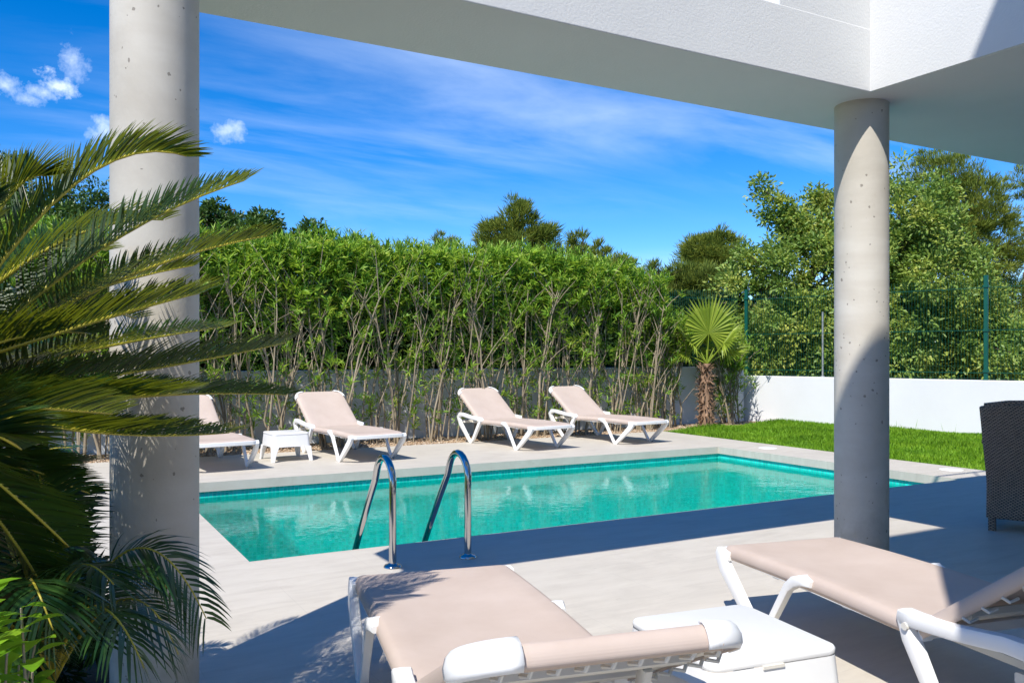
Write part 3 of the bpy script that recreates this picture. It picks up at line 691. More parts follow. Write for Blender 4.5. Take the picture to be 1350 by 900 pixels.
# ------------------------------------------------------------------ skimmer lids
for (px, py, lab) in ((1012, 590.5, 'round white skimmer lid set in the deck near the far pool corner'), (1254, 619, 'round white skimmer lid set in the deck near the right end of the lawn')):
    p = at(px, py, z=0); m = MB(); ring = lambda r, z: [(r*math.cos(2*math.pi*k/36), r*math.sin(2*math.pi*k/36), z) for k in range(36)]
    m.loft([ring(0.125, 0.0005), ring(0.125, 0.004), ring(0.118, 0.007)]); o = m.build('skimmer_lid', M['lid'], auto=50); o.location = (p.x, p.y, 0)
    tag(o, lab, 'skimmer lid', 'round skimmer lids')

# ------------------------------------------------------------------ wicker armchair
def make_chair(loc, f):
    rz = math.atan2(f[1], f[0])     # local +x = facing
    c = tag(empty('wicker_armchair', (*loc, 0), rz), 'dark brown woven wicker armchair standing in the shade at the right edge', 'armchair')
    def panel(name, fn, nu, nv, th=0.03):
        m = MB(); rows = []
        for i in range(nu+1):
            rows.append([fn(i/nu, j/nv) for j in range(nv+1)])
        m.grid(rows); return m.build(name, M['wicker'], c, smooth=True, solid=th)
    # outer shell: back flares out at the top, sides end in arms
    def xb(z): return -0.30-0.02*max(0, (0.35-z))/0.35-0.10*max(0, (z-0.35)/0.6)**1.4+0.02*math.sin(math.pi*min(1, z/0.6))
    def shell(u_, v_):
        a = (u_-0.5)*2; yy = 0.29*a; z = 0.09+v_*(0.86-0.03*a*a)
        return (xb(z)+0.035*a*a, yy*(1+0.22*max(0, z-0.35)), z)
    panel('backrest', shell, 24, 30, -0.035)
    for s in (-1, 1):
        def side(u_, v_, s=s):
            top = 0.66-0.03*u_+0.02*math.sin(math.pi*u_); z = 0.09+v_*(top-0.09); x = xb(z)+0.035+u_*(0.29-(xb(z)+0.035)-0.02*(1-v_))
            return (x, s*(0.29*(1+0.16*max(0, z-0.35))+0.012*math.sin(math.pi*v_)), z)
        o = panel('side_panel', side, 24, 24, 0.03*s)
        m = MB(); m.sweep([(xb(0.66)+0.03, s*0.293, 0.655), (-0.1, s*0.298, 0.665), (0.15, s*0.30, 0.655), (0.29, s*0.298, 0.625)], (0.035, 0.018), 12, square=True, up=(0, 1, 0)); m.build('armrest', M['wicker'], c, smooth=True)
    m = MB(); m.sweep([(xb(0.95)+0.035+.0, -0.30, 0.925), (xb(0.95), -0.15, 0.95), (xb(0.95), 0, 0.955), (xb(0.95), 0.15, 0.95), (xb(0.95)+0.035, 0.30, 0.925)], 0.019, 10); m.build('top_rim', M['wicker'], c, smooth=True)
    m = MB(); m.sweep([(xb(0.66)+0.03, -0.30, 0.66), (xb(0.66)-0.012, -0.2, 0.67), (xb(0.66)-0.02, 0, 0.675), (xb(0.66)-0.012, 0.2, 0.67), (xb(0.66)+0.03, 0.30, 0.66)], 0.012, 8); m.build('back_band', M['wicker'], c, smooth=True)
    m = MB(); m.box(-0.30, 0.28, -0.28, 0.28, 0.09, 0.40); m.build('seat', M['wicker'], c, bevel=0.02)
    for sx_ in (-0.29, 0.26):
        for sy_ in (-0.26, 0.26):
            m = MB(); m.sweep([(sx_, sy_, 0.0), (sx_, sy_, 0.11)], 0.026, 8, square=True, up=(1, 0, 0)); m.build('leg', M['wicker'], c, auto=40)
    return c
make_chair((6.565, 3.68), (0.9, 0.43))

# ------------------------------------------------------------------ oleander hedge
def whorls(C, A, per, L, Wd, spread):
    """leaf rosettes: C centres, A shoot axes"""
    n = len(C); P = np.repeat(C, per, 0); Ax = np.repeat(unit(A), per, 0)
    along = rng.uniform(-0.10, 0.04, (n*per, 1)); rd = rdir(n*per); rd = unit(rd-Ax*np.sum(rd*Ax, 1, keepdims=True))
    sp = rng.uniform(spread[0], spread[1], (n*per, 1))
    D = Ax*np.cos(sp)+rd*np.sin(sp)
    return leafgeo(P+Ax*along, D, L*rng.uniform(0.65, 1.15, n*per), Wd*rng.uniform(0.8, 1.2, n*per), 0.2, rng.uniform(0, 0.25, (n*per, 1)), Ax+rd*0.1)
def oleander(cx, cy, w, d, top, dens, label, low=1.0, grp='oleander shrubs of the tall clipped hedge'):
    root = tag(empty('oleander_shrub', (cx, cy, -0.03)), label, 'shrub', grp)
    st = MB(); tips = []
    for i in range(int(8*low+4)):
        a = random.uniform(0, 6.28); r0 = random.uniform(0.04, 0.30); b = Vector((r0*math.cos(a)*1.3, r0*math.sin(a)*0.8-0.14, 0))
        lean = Vector((random.uniform(-0.62, 0.62)*w, random.uniform(-0.4, 0.4)*d, 0)); hh = top*random.uniform(0.68, 0.84)
        pts = [b]; 
        for k in range(1, 6):
            q = k/5; pts.append(b+lean*(q**1.25)+Vector((random.gauss(0, 0.028), random.gauss(0, 0.028), hh*q)))
        r_ = random.uniform(0.009, 0.023); st.sweep(pts, [r_*(1-0.62*k/5) for k in range(6)], 6, cap=False); tips.append(pts[-1])
        for k in range(2, 6):
            for _ in range(1 if k < 5 else 3):
                b0 = pts[k-1].lerp(pts[k], random.random()); dr = Vector((random.uniform(-0.45, 0.45), random.uniform(-0.35, 0.35), random.uniform(0.3, 0.75)))
                e1 = b0+dr*0.5+Vector((0, 0, .03)); e2 = b0+dr; st.sweep([b0, e1, e2], [r_*0.42, r_*0.3, r_*0.16], 5, cap=False); tips.append(e2)
    st.build('stems', M['olestem'], root, smooth=True)
    # crown: shoots, dense near the clipped top, thinner below
    n = int(345*dens*w); z = top*(0.60+0.40*rng.beta(1.9, 1.05, n)); z = np.where(rng.uniform(0, 1, n) < 0.5, np.maximum(z, top*(0.68+0.10*np.sin(cx*6))), z); x = rng.uniform(-0.55*w, 0.55*w, n); y = rng.uniform(-0.5*d, 0.5*d, n)
    lump = 0.10*np.sin(x*5+cx*3)+0.06*np.sin(x*11+cx*7)
    zz_ = np.minimum(z, top-0.05+lump*0.6+rng.normal(0, 0.035, n))
    C = np.stack([x, y+lump*0.6, zz_], 1)
    A = np.stack([x*0.5+rng.normal(0, 0.5, n), -0.30+rng.normal(0, 0.55, n)+y*0.8, 0.35+1.2*(zz_/top-0.5)+rng.normal(0, 0.2, n)], 1)
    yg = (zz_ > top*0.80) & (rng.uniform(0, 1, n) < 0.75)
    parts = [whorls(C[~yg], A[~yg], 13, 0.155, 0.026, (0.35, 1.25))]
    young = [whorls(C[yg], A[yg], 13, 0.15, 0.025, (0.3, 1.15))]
    # sprigs lower down on the stems
    n = int(115*dens*w*low); x = rng.uniform(-0.55*w, 0.55*w, n); z = top*rng.uniform(0.06, 0.62, n)**0.9; y = rng.uniform(-0.5*d, 0.45*d, n)
    A = np.stack([rng.normal(0, 0.6, n), rng.normal(-0.2, 0.6, n), np.full(n, 0.7)], 1)
    parts.append(whorls(np.stack([x, y, z], 1), A, 9, 0.13, 0.019, (0.4, 1.4)))
    T = np.array([tuple(t) for t in tips]); parts.append(whorls(T, np.tile([0, -0.1, 1.0], (len(T), 1)), 11, 0.135, 0.02, (0.3, 1.2)))
    # young upright shoots poking out of the clipped top
    n = int(42*dens*w); x = rng.uniform(-0.55*w, 0.55*w, n); y = rng.uniform(-0.5*d, 0.5*d, n)
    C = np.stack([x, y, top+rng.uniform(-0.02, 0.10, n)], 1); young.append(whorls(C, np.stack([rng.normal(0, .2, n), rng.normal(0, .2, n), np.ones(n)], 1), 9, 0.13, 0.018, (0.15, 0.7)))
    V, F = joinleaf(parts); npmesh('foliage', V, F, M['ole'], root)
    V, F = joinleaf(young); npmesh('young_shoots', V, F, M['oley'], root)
names = ['leftmost, behind the upper palm fronds', 'second from the left, behind the palm fronds', 'third from the left, behind the big column', 'just right of the big column, behind the left lounger',
         'behind the far side table, with two thick leaning stems', 'behind the second far lounger', 'just right of the second far lounger', 'midway between the second and third far loungers, left one', 'midway between the second and third far loungers, right one',
         'directly behind the third far lounger', 'between the third and fourth far loungers', 'behind the raised back of the fourth far lounger', 'behind the foot end of the fourth far lounger', 'last tall one before the fan palm']
xs = np.linspace(-0.9, 9.35, 14)
for i, x in enumerate(xs):
    top = 2.93 if x < 7.6 else 2.93-(x-7.6)*0.12
    oleander(float(x), 12.16+random.uniform(-0.06, 0.06), 0.86, 0.70, top+random.uniform(-0.05, 0.06), 1.0, 'clipped oleander shrub '+names[i], 1.0)
oleander(10.05, 12.35, 0.7, 0.5, 2.0, 0.55, 'short loose oleander shrub just left of the fan palm', 1.4, 'short oleanders round the fan palm')
oleander(11.6, 12.35, 0.7, 0.5, 1.55, 0.55, 'short loose oleander shrub just right of the fan palm trunk', 1.5, 'short oleanders round the fan palm')

# ------------------------------------------------------------------ fan palm
fp = tag(empty('fan_palm', (10.66, 11.84, -0.03)), 'small fan palm with a shaggy brown trunk between the hedge and the low wall', 'palm tree')
m = MB(); TH = 1.16
m.sweep([(0, 0, 0), (0.01, 0, 0.4), (0.0, 0, 0.9), (0.02, 0, TH)], [0.14, 0.13, 0.12, 0.07], 14)
for i in range(260):
    z = random.uniform(0.02, TH-0.04); a = random.uniform(0, 6.28); r0 = 0.118-0.035*z/TH; l = random.uniform(0.07, 0.15)
    c0 = Vector((r0*math.cos(a), r0*math.sin(a), z)); out = Vector((math.cos(a), math.sin(a), random.uniform(-0.6, 1.4))).normalized()
    m.sweep([c0, c0+out*l*0.6, c0+out*l+Vector((0, 0, random.uniform(-.03, .01)))], [(0.022, 0.008), (0.016, 0.006), (0.004, 0.003)], 4, up=(-math.sin(a), math.cos(a), 0))
m.build('trunk', M['trunkpalm'], fp)
def fan_leaf(base, axis, face, R_, span, petiole, nseg=38):
    """petiole then blade of segments in the plane of axis and side, facing 'face'"""
    axis = Vector(axis).normalized(); face = Vector(face); face = (face-axis*face.dot(axis)).normalized(); side = axis.cross(face)
    m = MB(); hub = Vector(base)+axis*petiole
    m.sweep([base, Vector(base)+axis*petiole*0.5, hub], [0.014, 0.011, 0.008], 6)
    for i in range(nseg):
        a = math.radians(-span/2+span*i/(nseg-1)); da = math.radians(span/(nseg-1)*0.52)
        d = lambda t: axis*math.cos(t)+side*math.sin(t)
        L = R_*(0.82+0.18*math.cos(a))*random.uniform(0.93, 1.05)
        pm = hub+d(a)*L*0.62; w = L*0.62*math.tan(da)
        tn = d(a+math.pi/2); rise = face*0.012*(1 if i % 2 else -1); dr = Vector((0, 0, -0.10*L*random.uniform(0.3, 1.6)*(1.3-math.cos(a))))-face*0.03
        m.add([hub, pm-tn*w, pm+rise+face*0.01, pm+tn*w, hub+d(a)*L+dr], [(0, 1, 2), (0, 2, 3), (1, 4, 2), (2, 4, 3)])
    m.build('fan_leaf', M['fan'], fp)
tocam = (-FW.x, -FW.y, 0.25)
top = Vector((0.02, 0, TH))
fan_leaf(top, RT*0.03+Vector((0, 0, 1))-FW*0.14, tocam, 0.74, 292, 0.56, 52)
for (az, el, rad, pt) in ((150, 62, 0.5, 0.5), (200, 48, 0.5, 0.5), (20, 62, 0.55, 0.5), (-25, 50, 0.5, 0.48), (80, 70, 0.55, 0.55), (110, 40, 0.45, 0.45), (50, 35, 0.5, 0.45), (178, 25, 0.42, 0.42), (5, 28, 0.45, 0.42)):
    a = math.radians(az); q = math.radians(el)
    ax = RT*math.cos(a)*math.cos(q)+FW*math.sin(a)*math.cos(q)+Vector((0, 0, math.sin(q)))
    fan_leaf(top, ax, Vector((0, 0, 1))-FW*0.3, rad, 230, pt, 30)

# ------------------------------------------------------------------ trees behind the walls
def tree(name, label, cat, grp, base, trunk_h, blobs, leaf, mat, nleaf, L, Wd, clump_r=0.34, lean=(0, 0), bark='bark', tr=0.14, stray=()):
    """blobs: ellipsoids (dx,dy,z,rx,ry,rz) relative to the base"""
    root = tag(empty(name, (base[0], base[1], -0.11)), label, cat, grp)
    m = MB(); top = Vector((lean[0], lean[1], trunk_h))
    m.sweep([(0, 0, 0), (lean[0]*0.3+random.gauss(0, .05), lean[1]*0.3, trunk_h*0.5), top], [tr, tr*0.78, tr*0.6], 9)
    cl = []; vols = np.array([b[3]*b[4]*b[5] for b in blobs])**0.8; vols /= vols.sum()
    ncl = int(max(30, nleaf/(110 if leaf == 'leaf' else 62)))
    for b, v in zip(blobs, vols):
        k = int(ncl*v)+4; d = rdir(k); r = rng.uniform(0.35, 1.0, (k, 1))**0.5*(1+0.14*rng.normal(size=(k, 1)))
        c = np.array(b[:3])+d*r*np.array(b[3:6]); cl.append(c)
        bc = Vector(b[:3]); mid = top.lerp(bc, 0.5)+Vector((0, 0, 0.1*b[5])); m.sweep([top*0.85, mid, bc], [tr*0.5, tr*0.3, tr*0.16], 7, cap=False)
        for j in range(0, k, 5):
            e_ = Vector(c[j]); m.sweep([bc.lerp(top, 0.3), bc.lerp(e_, 0.5)+Vector((random.gauss(0, .1), random.gauss(0, .1), 0.05)), e_], [tr*0.2, tr*0.11, tr*0.05], 5, cap=False)
    for path in stray:
        m.sweep(path, [tr*0.3]+[tr*0.12]*(len(path)-1), 5, cap=False)
        for q in range(1, len(path)):
            for t_ in np.linspace(0.15, 1, 7):
                cl.append(np.array([tuple(Vector(path[q-1]).lerp(Vector(path[q]), t_)+Vector((random.gauss(0, .09), random.gauss(0, .09), random.gauss(0, .09))))])*1.0)
    m.build('trunk', M[bark], root, smooth=True)
    Cn = np.concatenate(cl); per = max(8, int(nleaf/len(Cn)))
    cen = np.average(Cn, axis=0)
    cr = clump_r*rng.uniform(0.55, 1.25, (len(Cn), 1))*(1 if leaf == 'leaf' else 0.85)
    P = np.repeat(Cn, per, 0); crr = np.repeat(cr, per, 0)
    d = rdir(len(P)); P = P+d*crr*rng.uniform(0.2, 1, (len(P), 1))*np.array([1, 1, 0.75 if leaf != 'needle' else 0.55])
    if leaf == 'needle':
        D = unit(d*0.6+np.array([0, 0, 0.8])+unit(P-cen)*0.5+rng.normal(0, .3, (len(P), 3)))
    else:
        D = unit(d+unit(P-cen)*0.3+rng.normal(0, .5, (len(P), 3)))
    V, F = leafgeo(P, D, L*rng.uniform(0.7, 1.25, len(P)), Wd*rng.uniform(0.75, 1.25, len(P)), 0.22, 0.1)
    npmesh('crown', V, F, M[mat], root)
def base_of(px, D): p = at(px, 467, D); return (p.x, p.y)
def zpx(py, D): return H+(467-py)/1127*D+0.11
def wpx(n, D): return n/1127*D
def blob_px(px, py, rx, ry, D, base, depth=None):
    p = at(px, py, D); r = wpx(rx, D)
    return (p.x-base[0], p.y-base[1], p.z+0.11, r, depth or r, wpx(ry, D))
# big bushy tree right of the fan palm
D = 18.5; b = base_of(1035, D)
st = [tuple(Vector(at(1060, 330, D))-Vector((*b, -0.11))), tuple(Vector(at(1040, 275, D))-Vector((*b, -0.11))), tuple(Vector(at(1000, 246, D))-Vector((*b, -0.11)))]
st2 = [tuple(Vector(at(1085, 330, D))-Vector((*b, -0.11))), tuple(Vector(at(1080, 240, D))-Vector((*b, -0.11)))]
st3 = [tuple(Vector(at(1065, 340, D))-Vector((*b, -0.11))), tuple(Vector(at(1030, 290, D))-Vector((*b, -0.11))), tuple(Vector(at(1012, 284, D))-Vector((*b, -0.11)))]
tree('broadleaf_tree', 'bushy green tree beyond the fence just left of the slim column', 'tree', None, b, 1.6,
     [blob_px(1005, 400, 52, 85, D, b, 1.2), blob_px(1062, 380, 60, 90, D, b, 1.3), blob_px(1045, 455, 75, 60, D, b, 1.3), blob_px(985, 465, 42, 40, D, b, 1.0), blob_px(1090, 300, 36, 45, D, b, .9), blob_px(1020, 490, 70, 25, D, b, .8), blob_px(1100, 480, 50, 40, D, b, .8)],
     'leaf', 'mastic', 58000, 0.105, 0.05, stray=(st, st2, st3))
D = 17.5; b = base_of(1205, D)
tree('broadleaf_tree', 'large bushy yellow-green tree beyond the fence just right of the slim column', 'tree', None, b, 1.8,
     [blob_px(1180, 290, 62, 62, D, b, 1.3), blob_px(1215, 380, 90, 75, D, b, 1.5), blob_px(1150, 440, 70, 80, D, b, 1.3), blob_px(1265, 450, 80, 65, D, b, 1.3), blob_px(1330, 465, 50, 50, D, b, 1.0), blob_px(1200, 485, 90, 30, D, b, .8), blob_px(1300, 490, 60, 25, D, b, .8)],
     'leaf', 'mastic', 76000, 0.10, 0.048)
D = 25; b = base_of(1305, D)
tree('pine_tree', 'tall pine rising behind the bushy tree at the right edge under the soffit', 'tree', 'pines beyond the garden', b, 4.2,
     [blob_px(1240, 235, 38, 34, D, b, 1.0), blob_px(1285, 275, 50, 40, D, b, 1.1), blob_px(1250, 310, 55, 42, D, b, 1.1), blob_px(1318, 325, 32, 45, D, b, 1), blob_px(1290, 360, 40, 40, D, b, 1.0), blob_px(1335, 400, 24, 40, D, b, .8)],
     'needle', 'pine', 40000, 0.17, 0.02, 0.3, lean=(-0.5, 0.3))
D = 27; b = base_of(1352, D)
tree('pine_tree', 'pine cut off by the right edge of the picture', 'tree', 'pines beyond the garden', b, 4.0,
     [blob_px(1362, 250, 26, 30, D, b, .8), blob_px(1366, 330, 30, 30, D, b, .8), blob_px(1360, 430, 40, 50, D, b, 1)], 'needle', 'pine', 9000, 0.17, 0.02, 0.3)
D = 27; b = base_of(940, D)
tree('pine_tree', 'round dark pine above the fan palm', 'tree', 'pines beyond the garden', b, 2.6,
     [blob_px(922, 330, 22, 18, D, b, .7), blob_px(950, 328, 24, 20, D, b, .7), blob_px(936, 352, 34, 22, D, b, 1.0)], 'needle', 'pine', 17000, 0.19, 0.022, 0.3)
D = 22; b = base_of(905, D)
tree('pine_tree', 'light green young pine between the hedge end and the fan palm', 'tree', 'pines beyond the garden', b, 1.8,
     [blob_px(893, 372, 22, 24, D, b, .8), blob_px(915, 378, 26, 26, D, b, .8), blob_px(905, 415, 50, 40, D, b, 1.0), blob_px(940, 400, 30, 34, D, b, 1.0)], 'needle', 'pinelight', 19000, 0.18, 0.022, 0.3)
D = 23; b = base_of(678, D)
tree('pine_tree', 'tallest pine rising above the middle of the hedge', 'tree', 'pines beyond the garden', b, 3.2,
     [blob_px(680, 290, 20, 20, D, b, .5), blob_px(655, 308, 20, 18, D, b, .5), blob_px(706, 305, 18, 18, D, b, .5), blob_px(678, 330, 46, 22, D, b, 1), blob_px(716, 330, 18, 18, D, b, .5), blob_px(690, 278, 9, 9, D, b, .3), blob_px(640, 322, 9, 12, D, b, .3), blob_px(722, 312, 8, 10, D, b, .3)], 'needle', 'pine', 11000, 0.22, 0.018, 0.26)
for (px, py, w, lab) in ((585, 326, 24, 'small pine top left of the tallest pine behind the hedge'), (762, 326, 20, 'pointed pine top just right of the tallest pine'), (790, 336, 16, 'pine top behind the hedge, second right of the tallest pine'),
                         (822, 350, 16, 'pine top behind the hedge, third right of the tallest pine'), (862, 366, 22, 'pine top where the hedge steps down before the fan palm')):
    D = 20+random.uniform(0, 3); b = base_of(px, D)
    tree('pine_tree', lab, 'tree', 'pines beyond the garden', b, 2.0, [blob_px(px, py, w*0.5, 16, D, b, .4), blob_px(px, py+24, w*1.1, 18, D, b, .6), blob_px(px, py+60, w*1.3, 34, D, b, .8)], 'needle', 'pine', 8000, 0.16, 0.018, 0.22)
for (px, py, w, lab) in ((285, 284, 34, 'dark leafy tree rising above the hedge beside the big column'), (345, 298, 32, 'dark leafy tree above the hedge, right of the one beside the column'), (405, 312, 32, 'low dark leafy tree top above the left part of the hedge'), (475, 326, 34, 'lowest dark leafy tree top peeping over the hedge left of centre')):
    D = 15.5+random.uniform(0, 1.5); b = base_of(px, D)
    tree('broadleaf_tree', lab, 'tree', 'dark leafy trees behind the hedge', b, 1.6, [blob_px(px, py, w*0.6, 18, D, b, .4), blob_px(px-w*.4, py+16, w*.5, 18, D, b, .5), blob_px(px+w*.5, py+14, w*.5, 16, D, b, .5), blob_px(px, py+50, w*1.2, 36, D, b, .8)], 'leaf', 'carob', 9000, 0.09, 0.04, 0.17)
for (px, py, w, lab) in ((12, 240, 34, 'dark leafy tree behind the top left palm fronds at the left edge'), (105, 268, 44, 'dark leafy tree between the left edge and the big column')):
    D = 15; b = base_of(px, D)
    tree('broadleaf_tree', lab, 'tree', 'dark leafy trees behind the hedge', b, 1.6, [blob_px(px, py, w*0.8, 34, D, b, .6), blob_px(px-w*.5, py+30, w*.8, 34, D, b, .6), blob_px(px+w*.5, py+34, w*.8, 30, D, b, .6), blob_px(px, py+90, w*1.3, 60, D, b, .9)], 'leaf', 'carob', 12000, 0.085, 0.036, 0.25)
# dense dark bushes filling the plot behind the long wall
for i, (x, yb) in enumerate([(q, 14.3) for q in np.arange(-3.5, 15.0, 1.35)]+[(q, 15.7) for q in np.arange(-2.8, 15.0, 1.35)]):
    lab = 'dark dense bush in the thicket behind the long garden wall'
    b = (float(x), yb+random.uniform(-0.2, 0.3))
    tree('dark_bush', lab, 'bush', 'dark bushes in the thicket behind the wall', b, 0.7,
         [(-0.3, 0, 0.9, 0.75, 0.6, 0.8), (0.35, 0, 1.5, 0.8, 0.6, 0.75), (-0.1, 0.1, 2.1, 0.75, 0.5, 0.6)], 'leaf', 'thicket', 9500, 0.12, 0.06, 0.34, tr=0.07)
# a far wood closing the horizon
n = 60000; ang = rng.uniform(-1.25, 1.15, n); dist = rng.uniform(45, 75, n)
hh = 2.2+1.3*np.sin(ang*9)+0.8*np.sin(ang*23+1); z = rng.uniform(0, 1, n)**0.7*np.maximum(hh, 1.2)
Px = np.stack([FW.x*np.cos(ang)*dist+RT.x*np.sin(ang)*dist, FW.y*np.cos(ang)*dist+RT.y*np.sin(ang)*dist, z-0.1], 1)
V, F = leafgeo(Px, rdir(n), 0.9, 0.45, 0.2, 0.1); tag(npmesh('far_wood', V, F, M['pine']), 'low green wood on the horizon beyond the garden trees', 'wood', kind='stuff')

# ------------------------------------------------------------------ feather fronds
def bez(a, b, c, t): return a*(1-t)**2+b*2*t*(1-t)+c*t*t
def frond(parent, origin, p0, pm, p1, npair, L, Wd, mat, vee=0.6, fwd=0.75, droop=0.12, name='frond', upb=None, rr=0.009, bare=0.1):
    p0, pm, p1 = (np.array(q, float) for q in (p0, pm, p1)); ctl = 2*pm-0.5*p0-0.5*p1
    t = np.linspace(0, 1, npair)[:, None]
    C = bez(p0, ctl, p1, t); T = unit(2*(1-t)*(ctl-p0)+2*t*(p1-ctl))
    up = np.array(upb if upb is not None else (rng.normal(0, .15), rng.normal(0, .15), 1.0)); U = unit(up-T*np.sum(up*T, 1, keepdims=True)); Sd = np.cross(T, U)
    o = np.array(origin, float)
    path = [tuple(q-o) for q in C[::max(1, npair//12)]]+[tuple(C[-1]-o)]
    mb = MB(); mb.sweep(path, [rr*(1-0.75*i/(len(path)-1)) for i in range(len(path))], 7)
    fr = mb.build(name, M['rachis'], parent, smooth=True)
    sel = t[:, 0] > bare
    C, T, U, Sd, tt = C[sel], T[sel], U[sel], Sd[sel], (t[sel, 0]-bare)/(1-bare)
    prof_ = np.clip(np.sin(np.pi*np.clip(0.13+0.80*tt, 0, 1))**0.55, 0.15, 1)
    VV = []; FF = []; off = 0
    for s in (-1, 1):
        n = len(C); l = (L*prof_*rng.uniform(0.9, 1.08, n))[:, None]
        ve = vee+rng.normal(0, 0.06, (n, 1)); fo = fwd*(0.75+0.6*tt[:, None])+rng.normal(0, .06, (n, 1))
        D0 = unit(s*Sd*np.cos(ve)+U*np.sin(ve)+T*fo)
        Wn = unit(np.cross(D0, np.cross(T, D0)))        # width lies toward the midrib direction
        rows = []
        b0 = C+s*Sd*rr*0.6+T*rng.normal(0, .002, (n, 1))
        for (q, w) in ((0, 0.55), (0.3, 1.0), (0.62, 0.85), (0.86, 0.45), (1.0, 0.05)):
            c = b0+D0*l*q+T*l*0.16*q*q-np.array([0, 0, 1.0])*l*droop*q*q*2
            rows += [c-Wn*Wd*w/2, c+Wn*Wd*w/2]
        A = np.stack(rows, 1); VV.append(A.reshape(-1, 3)-o)
        bidx = (np.arange(n)*10)[:, None, None]
        q4 = np.array([[2*i, 2*i+1, 2*i+3, 2*i+2] for i in range(4)])[None]
        FF.append((bidx+q4).reshape(-1, 4)+off); off += n*10
    npmesh('leaflets', np.concatenate(VV), np.concatenate(FF), mat, fr, smooth=True)
    return fr

cyc_o = at(-120, 505, 1.95); cyc = tag(empty('sago_palm', (cyc_o.x, cyc_o.y, 0)), 'large sago palm with stiff feathered fronds in front of the big column', 'palm tree')
m = MB(); zc = cyc_o.z-0.12
m.sweep([(0, 0, -0.05), (0, 0, zc*0.5), (0, 0, zc)], [0.15, 0.14, 0.12], 14)
for i in range(220):
    z = random.uniform(0.05, zc); a = i*2.4; c0 = Vector((0.13*math.cos(a), 0.13*math.sin(a), z)); m.sweep([c0, c0+Vector((math.cos(a), math.sin(a), 0.9))*0.05], [(0.02, 0.01), (0.006, 0.004)], 4)
m.build('trunk', M['trunkpalm'], cyc)
O = Vector((cyc_o.x, cyc_o.y, 0))
crown = Vector((cyc_o.x, cyc_o.y, cyc_o.z-0.08))
spec = [  # mid point (px,py,depth), tip (px,py,depth), leaflet length
    ((75, 262, 2.12), (246, 206, 2.30), 0.135), ((100, 350, 2.25), (322, 238, 2.55), 0.135), ((150, 372, 2.45), (352, 311, 2.75), 0.125),
    ((120, 425, 2.15), (264, 386, 2.40), 0.13), ((160, 492, 2.35), (375, 452, 2.80), 0.13), ((120, 520, 2.1), (240, 517, 2.3), 0.115),
    ((150, 525, 2.4), (378, 520, 2.85), 0.125), ((90, 565, 2.05), (302, 570, 2.45), 0.12), ((-20, 530, 1.75), (148, 545, 1.95), 0.12),
    ((-30, 560, 1.65), (28, 592, 1.75), 0.11), ((60, 330, 2.3), (215, 290, 2.7), 0.12), ((20, 410, 2.4), (180, 420, 2.9), 0.12),
    ((80, 470, 2.5), (300, 430, 3.0), 0.12), ((60, 500, 2.3), (230, 478, 2.75), 0.12), 
    ((-10, 290, 2.0), (60, 232, 2.1), 0.12), ((-60, 330, 1.8), (-10, 235, 1.8), 0.12), ((0, 450, 2.0), (120, 440, 2.3), 0.11),
    ((20, 350, 2.5), (140, 330, 3.0), 0.12), ((-20, 620, 1.9), (90, 720, 2.1), 0.12), ((-10, 590, 2.2), (118, 650, 2.5), 0.12), ((-30, 650, 2.0), (60, 780, 2.2), 0.12), ((0, 610, 2.4), (110, 610, 2.8), 0.12), ((60, 560, 2.5), (250, 560, 2.9), 0.115),
    ((40, 530, 2.6), (180, 500, 3.1), 0.12), ((-30, 590, 2.2), (70, 640, 2.6), 0.12), ((10, 480, 2.7), (150, 450, 3.2), 0.12), ((80, 400, 2.6), (255, 350, 3.0), 0.12)]
for (md, tp, L) in spec:
    a = crown+Vector((random.uniform(-.04, .04), random.uniform(-.04, .04), random.uniform(-.06, .08)))
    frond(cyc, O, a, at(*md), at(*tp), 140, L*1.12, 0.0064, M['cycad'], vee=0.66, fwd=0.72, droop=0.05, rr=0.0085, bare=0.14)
for i in range(26):     # fronds on the side away from the camera
    az = math.radians(72+i*2.9+random.uniform(-3, 3)); el = random.uniform(-0.35, 0.75); L_ = random.uniform(0.75, 1.1)
    d = Vector((math.cos(az), math.sin(az), 0)); tip = crown+d*L_*math.cos(el)+Vector((0, 0, L_*math.sin(el)*0.8-0.15)); mid = crown+d*L_*0.5+Vector((0, 0, L_*0.28*(0.5+el)))
    q = proj(tip)
    if q[0] > 138 or q[1] < 260: continue
    frond(cyc, O, crown, mid, tip, 96, 0.135, 0.0075, M['cycad'], vee=0.5, fwd=0.62, droop=0.05, bare=0.14)
for i in range(34):   # the rest of the crown, away from the picture or behind
    az = math.radians(95+i*(250/34)+random.uniform(-5, 5)); el = random.uniform(-0.15, 1.0); L_ = random.uniform(0.9, 1.15)
    d = Vector((math.cos(az), math.sin(az), 0)); tip = crown+d*L_*math.cos(el*0.8)+Vector((0, 0, L_*math.sin(el)*0.75-0.12)); mid = crown+d*L_*0.5+Vector((0, 0, L_*0.32*(0.5+el)))
    q = proj(tip); q2 = proj(mid)
    if (q[2] > 0.1 and q[0] > 40) or (q2[2] > 0.1 and q2[0] > 40) or (q[2] < 0.9 and q[0] > -200 and q[2] > 0): continue
    frond(cyc, O, crown+Vector((random.uniform(-.04, .04), random.uniform(-.04, .04), random.uniform(-.06, .06))), mid, tip, 80, 0.125, 0.0078, M['cycad'], vee=0.55, fwd=0.62, droop=0.05, bare=0.14)

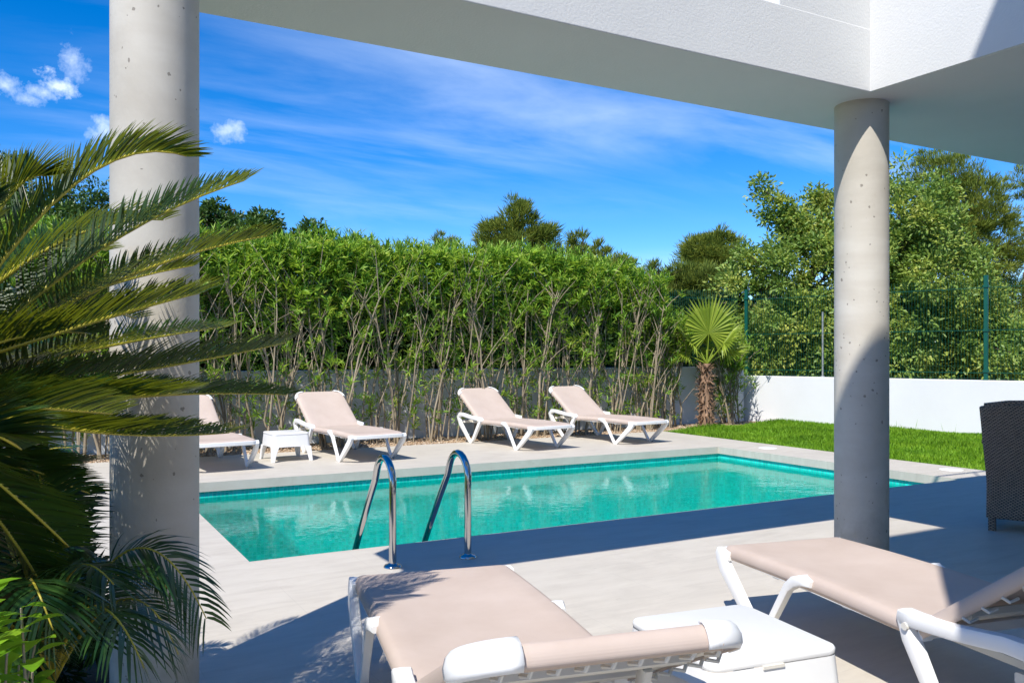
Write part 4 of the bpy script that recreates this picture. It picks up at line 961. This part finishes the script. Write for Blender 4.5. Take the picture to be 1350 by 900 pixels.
D = 3.3; b = (float(at(30, 700, D).x), float(at(30, 700, D).y))
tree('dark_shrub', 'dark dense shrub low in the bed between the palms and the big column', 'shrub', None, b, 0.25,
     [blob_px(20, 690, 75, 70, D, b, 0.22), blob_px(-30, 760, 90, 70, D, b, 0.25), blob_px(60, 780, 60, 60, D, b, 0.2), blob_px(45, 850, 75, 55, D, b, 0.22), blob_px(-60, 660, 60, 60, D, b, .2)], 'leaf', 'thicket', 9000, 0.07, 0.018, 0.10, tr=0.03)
# drooping date palm below it
dp = at(70, 880, 2.45); dpo = Vector((dp.x, dp.y, 0)); date = tag(empty('date_palm', (dp.x, dp.y, 0)), 'low dark date palm with drooping narrow leaflets at the foot of the big column', 'palm tree')
m = MB(); m.sweep([(0, 0, -0.04), (0, 0, 0.32)], [0.09, 0.07], 12); m.build('trunk', M['trunkpalm'], date)
dc = Vector((dp.x, dp.y, 0.36))
dsp = [((170, 725, 2.4), (272, 815, 2.45)), ((160, 790, 2.3), (235, 862, 2.3)), ((70, 720, 2.5), (90, 640, 2.7)), ((60, 700, 2.3), (50, 620, 2.4)), ((150, 760, 2.45), (225, 780, 2.55)),
       ((20, 720, 2.2), (-50, 660, 2.1)), ((90, 760, 2.2), (150, 770, 2.1)), ((40, 770, 2.0), (70, 830, 1.85)), ((-10, 800, 2.2), (-90, 780, 2.1)), ((50, 680, 2.6), (75, 610, 2.8)), ((0, 680, 2.5), (-30, 600, 2.6)),
       ((120, 800, 2.1), (190, 880, 2.0)), ((20, 650, 2.9), (95, 590, 3.1)), ((70, 700, 3.0), (128, 640, 3.2)), ((100, 790, 2.8), (140, 850, 2.7)), ((30, 690, 3.0), (100, 670, 3.2)), ((90, 760, 3.0), (135, 740, 3.1)), ((20, 720, 2.8), (70, 660, 3.0)), ((20, 830, 2.1), (-30, 900, 1.9)), ((60, 720, 2.7), (20, 640, 3.0)), ((150, 760, 2.7), (215, 770, 2.9)), ((60, 760, 2.35), (110, 720, 2.35))]
for (md, tp) in dsp:
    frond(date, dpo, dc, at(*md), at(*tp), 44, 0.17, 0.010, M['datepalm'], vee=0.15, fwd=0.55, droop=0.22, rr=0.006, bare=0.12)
# yellow green broad leaved shrub in the corner
bp = at(-25, 900, 1.55); bro = tag(empty('broadleaf_shrub', (bp.x, bp.y, -0.02)), 'shrub with glossy yellow-green oval leaves in the bottom left corner', 'shrub')
m = MB(); C_ = []; A_ = []
for i in range(46):
    tpt = at(random.uniform(-90, 48), random.uniform(775, 960), random.uniform(1.35, 1.75))-Vector((bp.x, bp.y, -0.02))
    m.sweep([(0, 0, 0), tpt*0.55+Vector((random.gauss(0, .02), random.gauss(0, .02), 0.08)), tpt], [0.006, 0.004, 0.002], 5)
    for k in range(5):
        C_.append(tuple(tpt-Vector((0, 0, 0.02*k)))); a = random.uniform(0, 6.28); A_.append((math.cos(a), math.sin(a), random.uniform(0.2, 0.9)))
m.build('stems', M['olestem'], bro)
C_ = np.array(C_); A_ = unit(np.array(A_)); n = len(C_); Sd = unit(np.cross(A_, np.tile([0, 0, 1.0], (n, 1)))); Nn = np.cross(Sd, A_); VV = []
rowsq = [(0, 0.02), (0.15, 0.55), (0.35, 0.95), (0.6, 1.0), (0.82, 0.65), (1.0, 0.04)]
ll = rng.uniform(0.05, 0.075, (n, 1)); ww = ll*0.5
A3 = []
for (q, w) in rowsq:
    c = C_+A_*ll*q-Nn*ll*0.35*q*q; A3 += [c-Sd*ww*w/2+Nn*ww*.12*w, c, c+Sd*ww*w/2+Nn*ww*.12*w]
A3 = np.stack(A3, 1).reshape(-1, 3); q4 = np.array([[3*i+j, 3*i+j+1, 3*i+j+4, 3*i+j+3] for i in range(5) for j in range(2)])[None]
npmesh('foliage', A3, ((np.arange(n)*18)[:, None, None]+q4).reshape(-1, 4), M['broad'], bro, smooth=True)
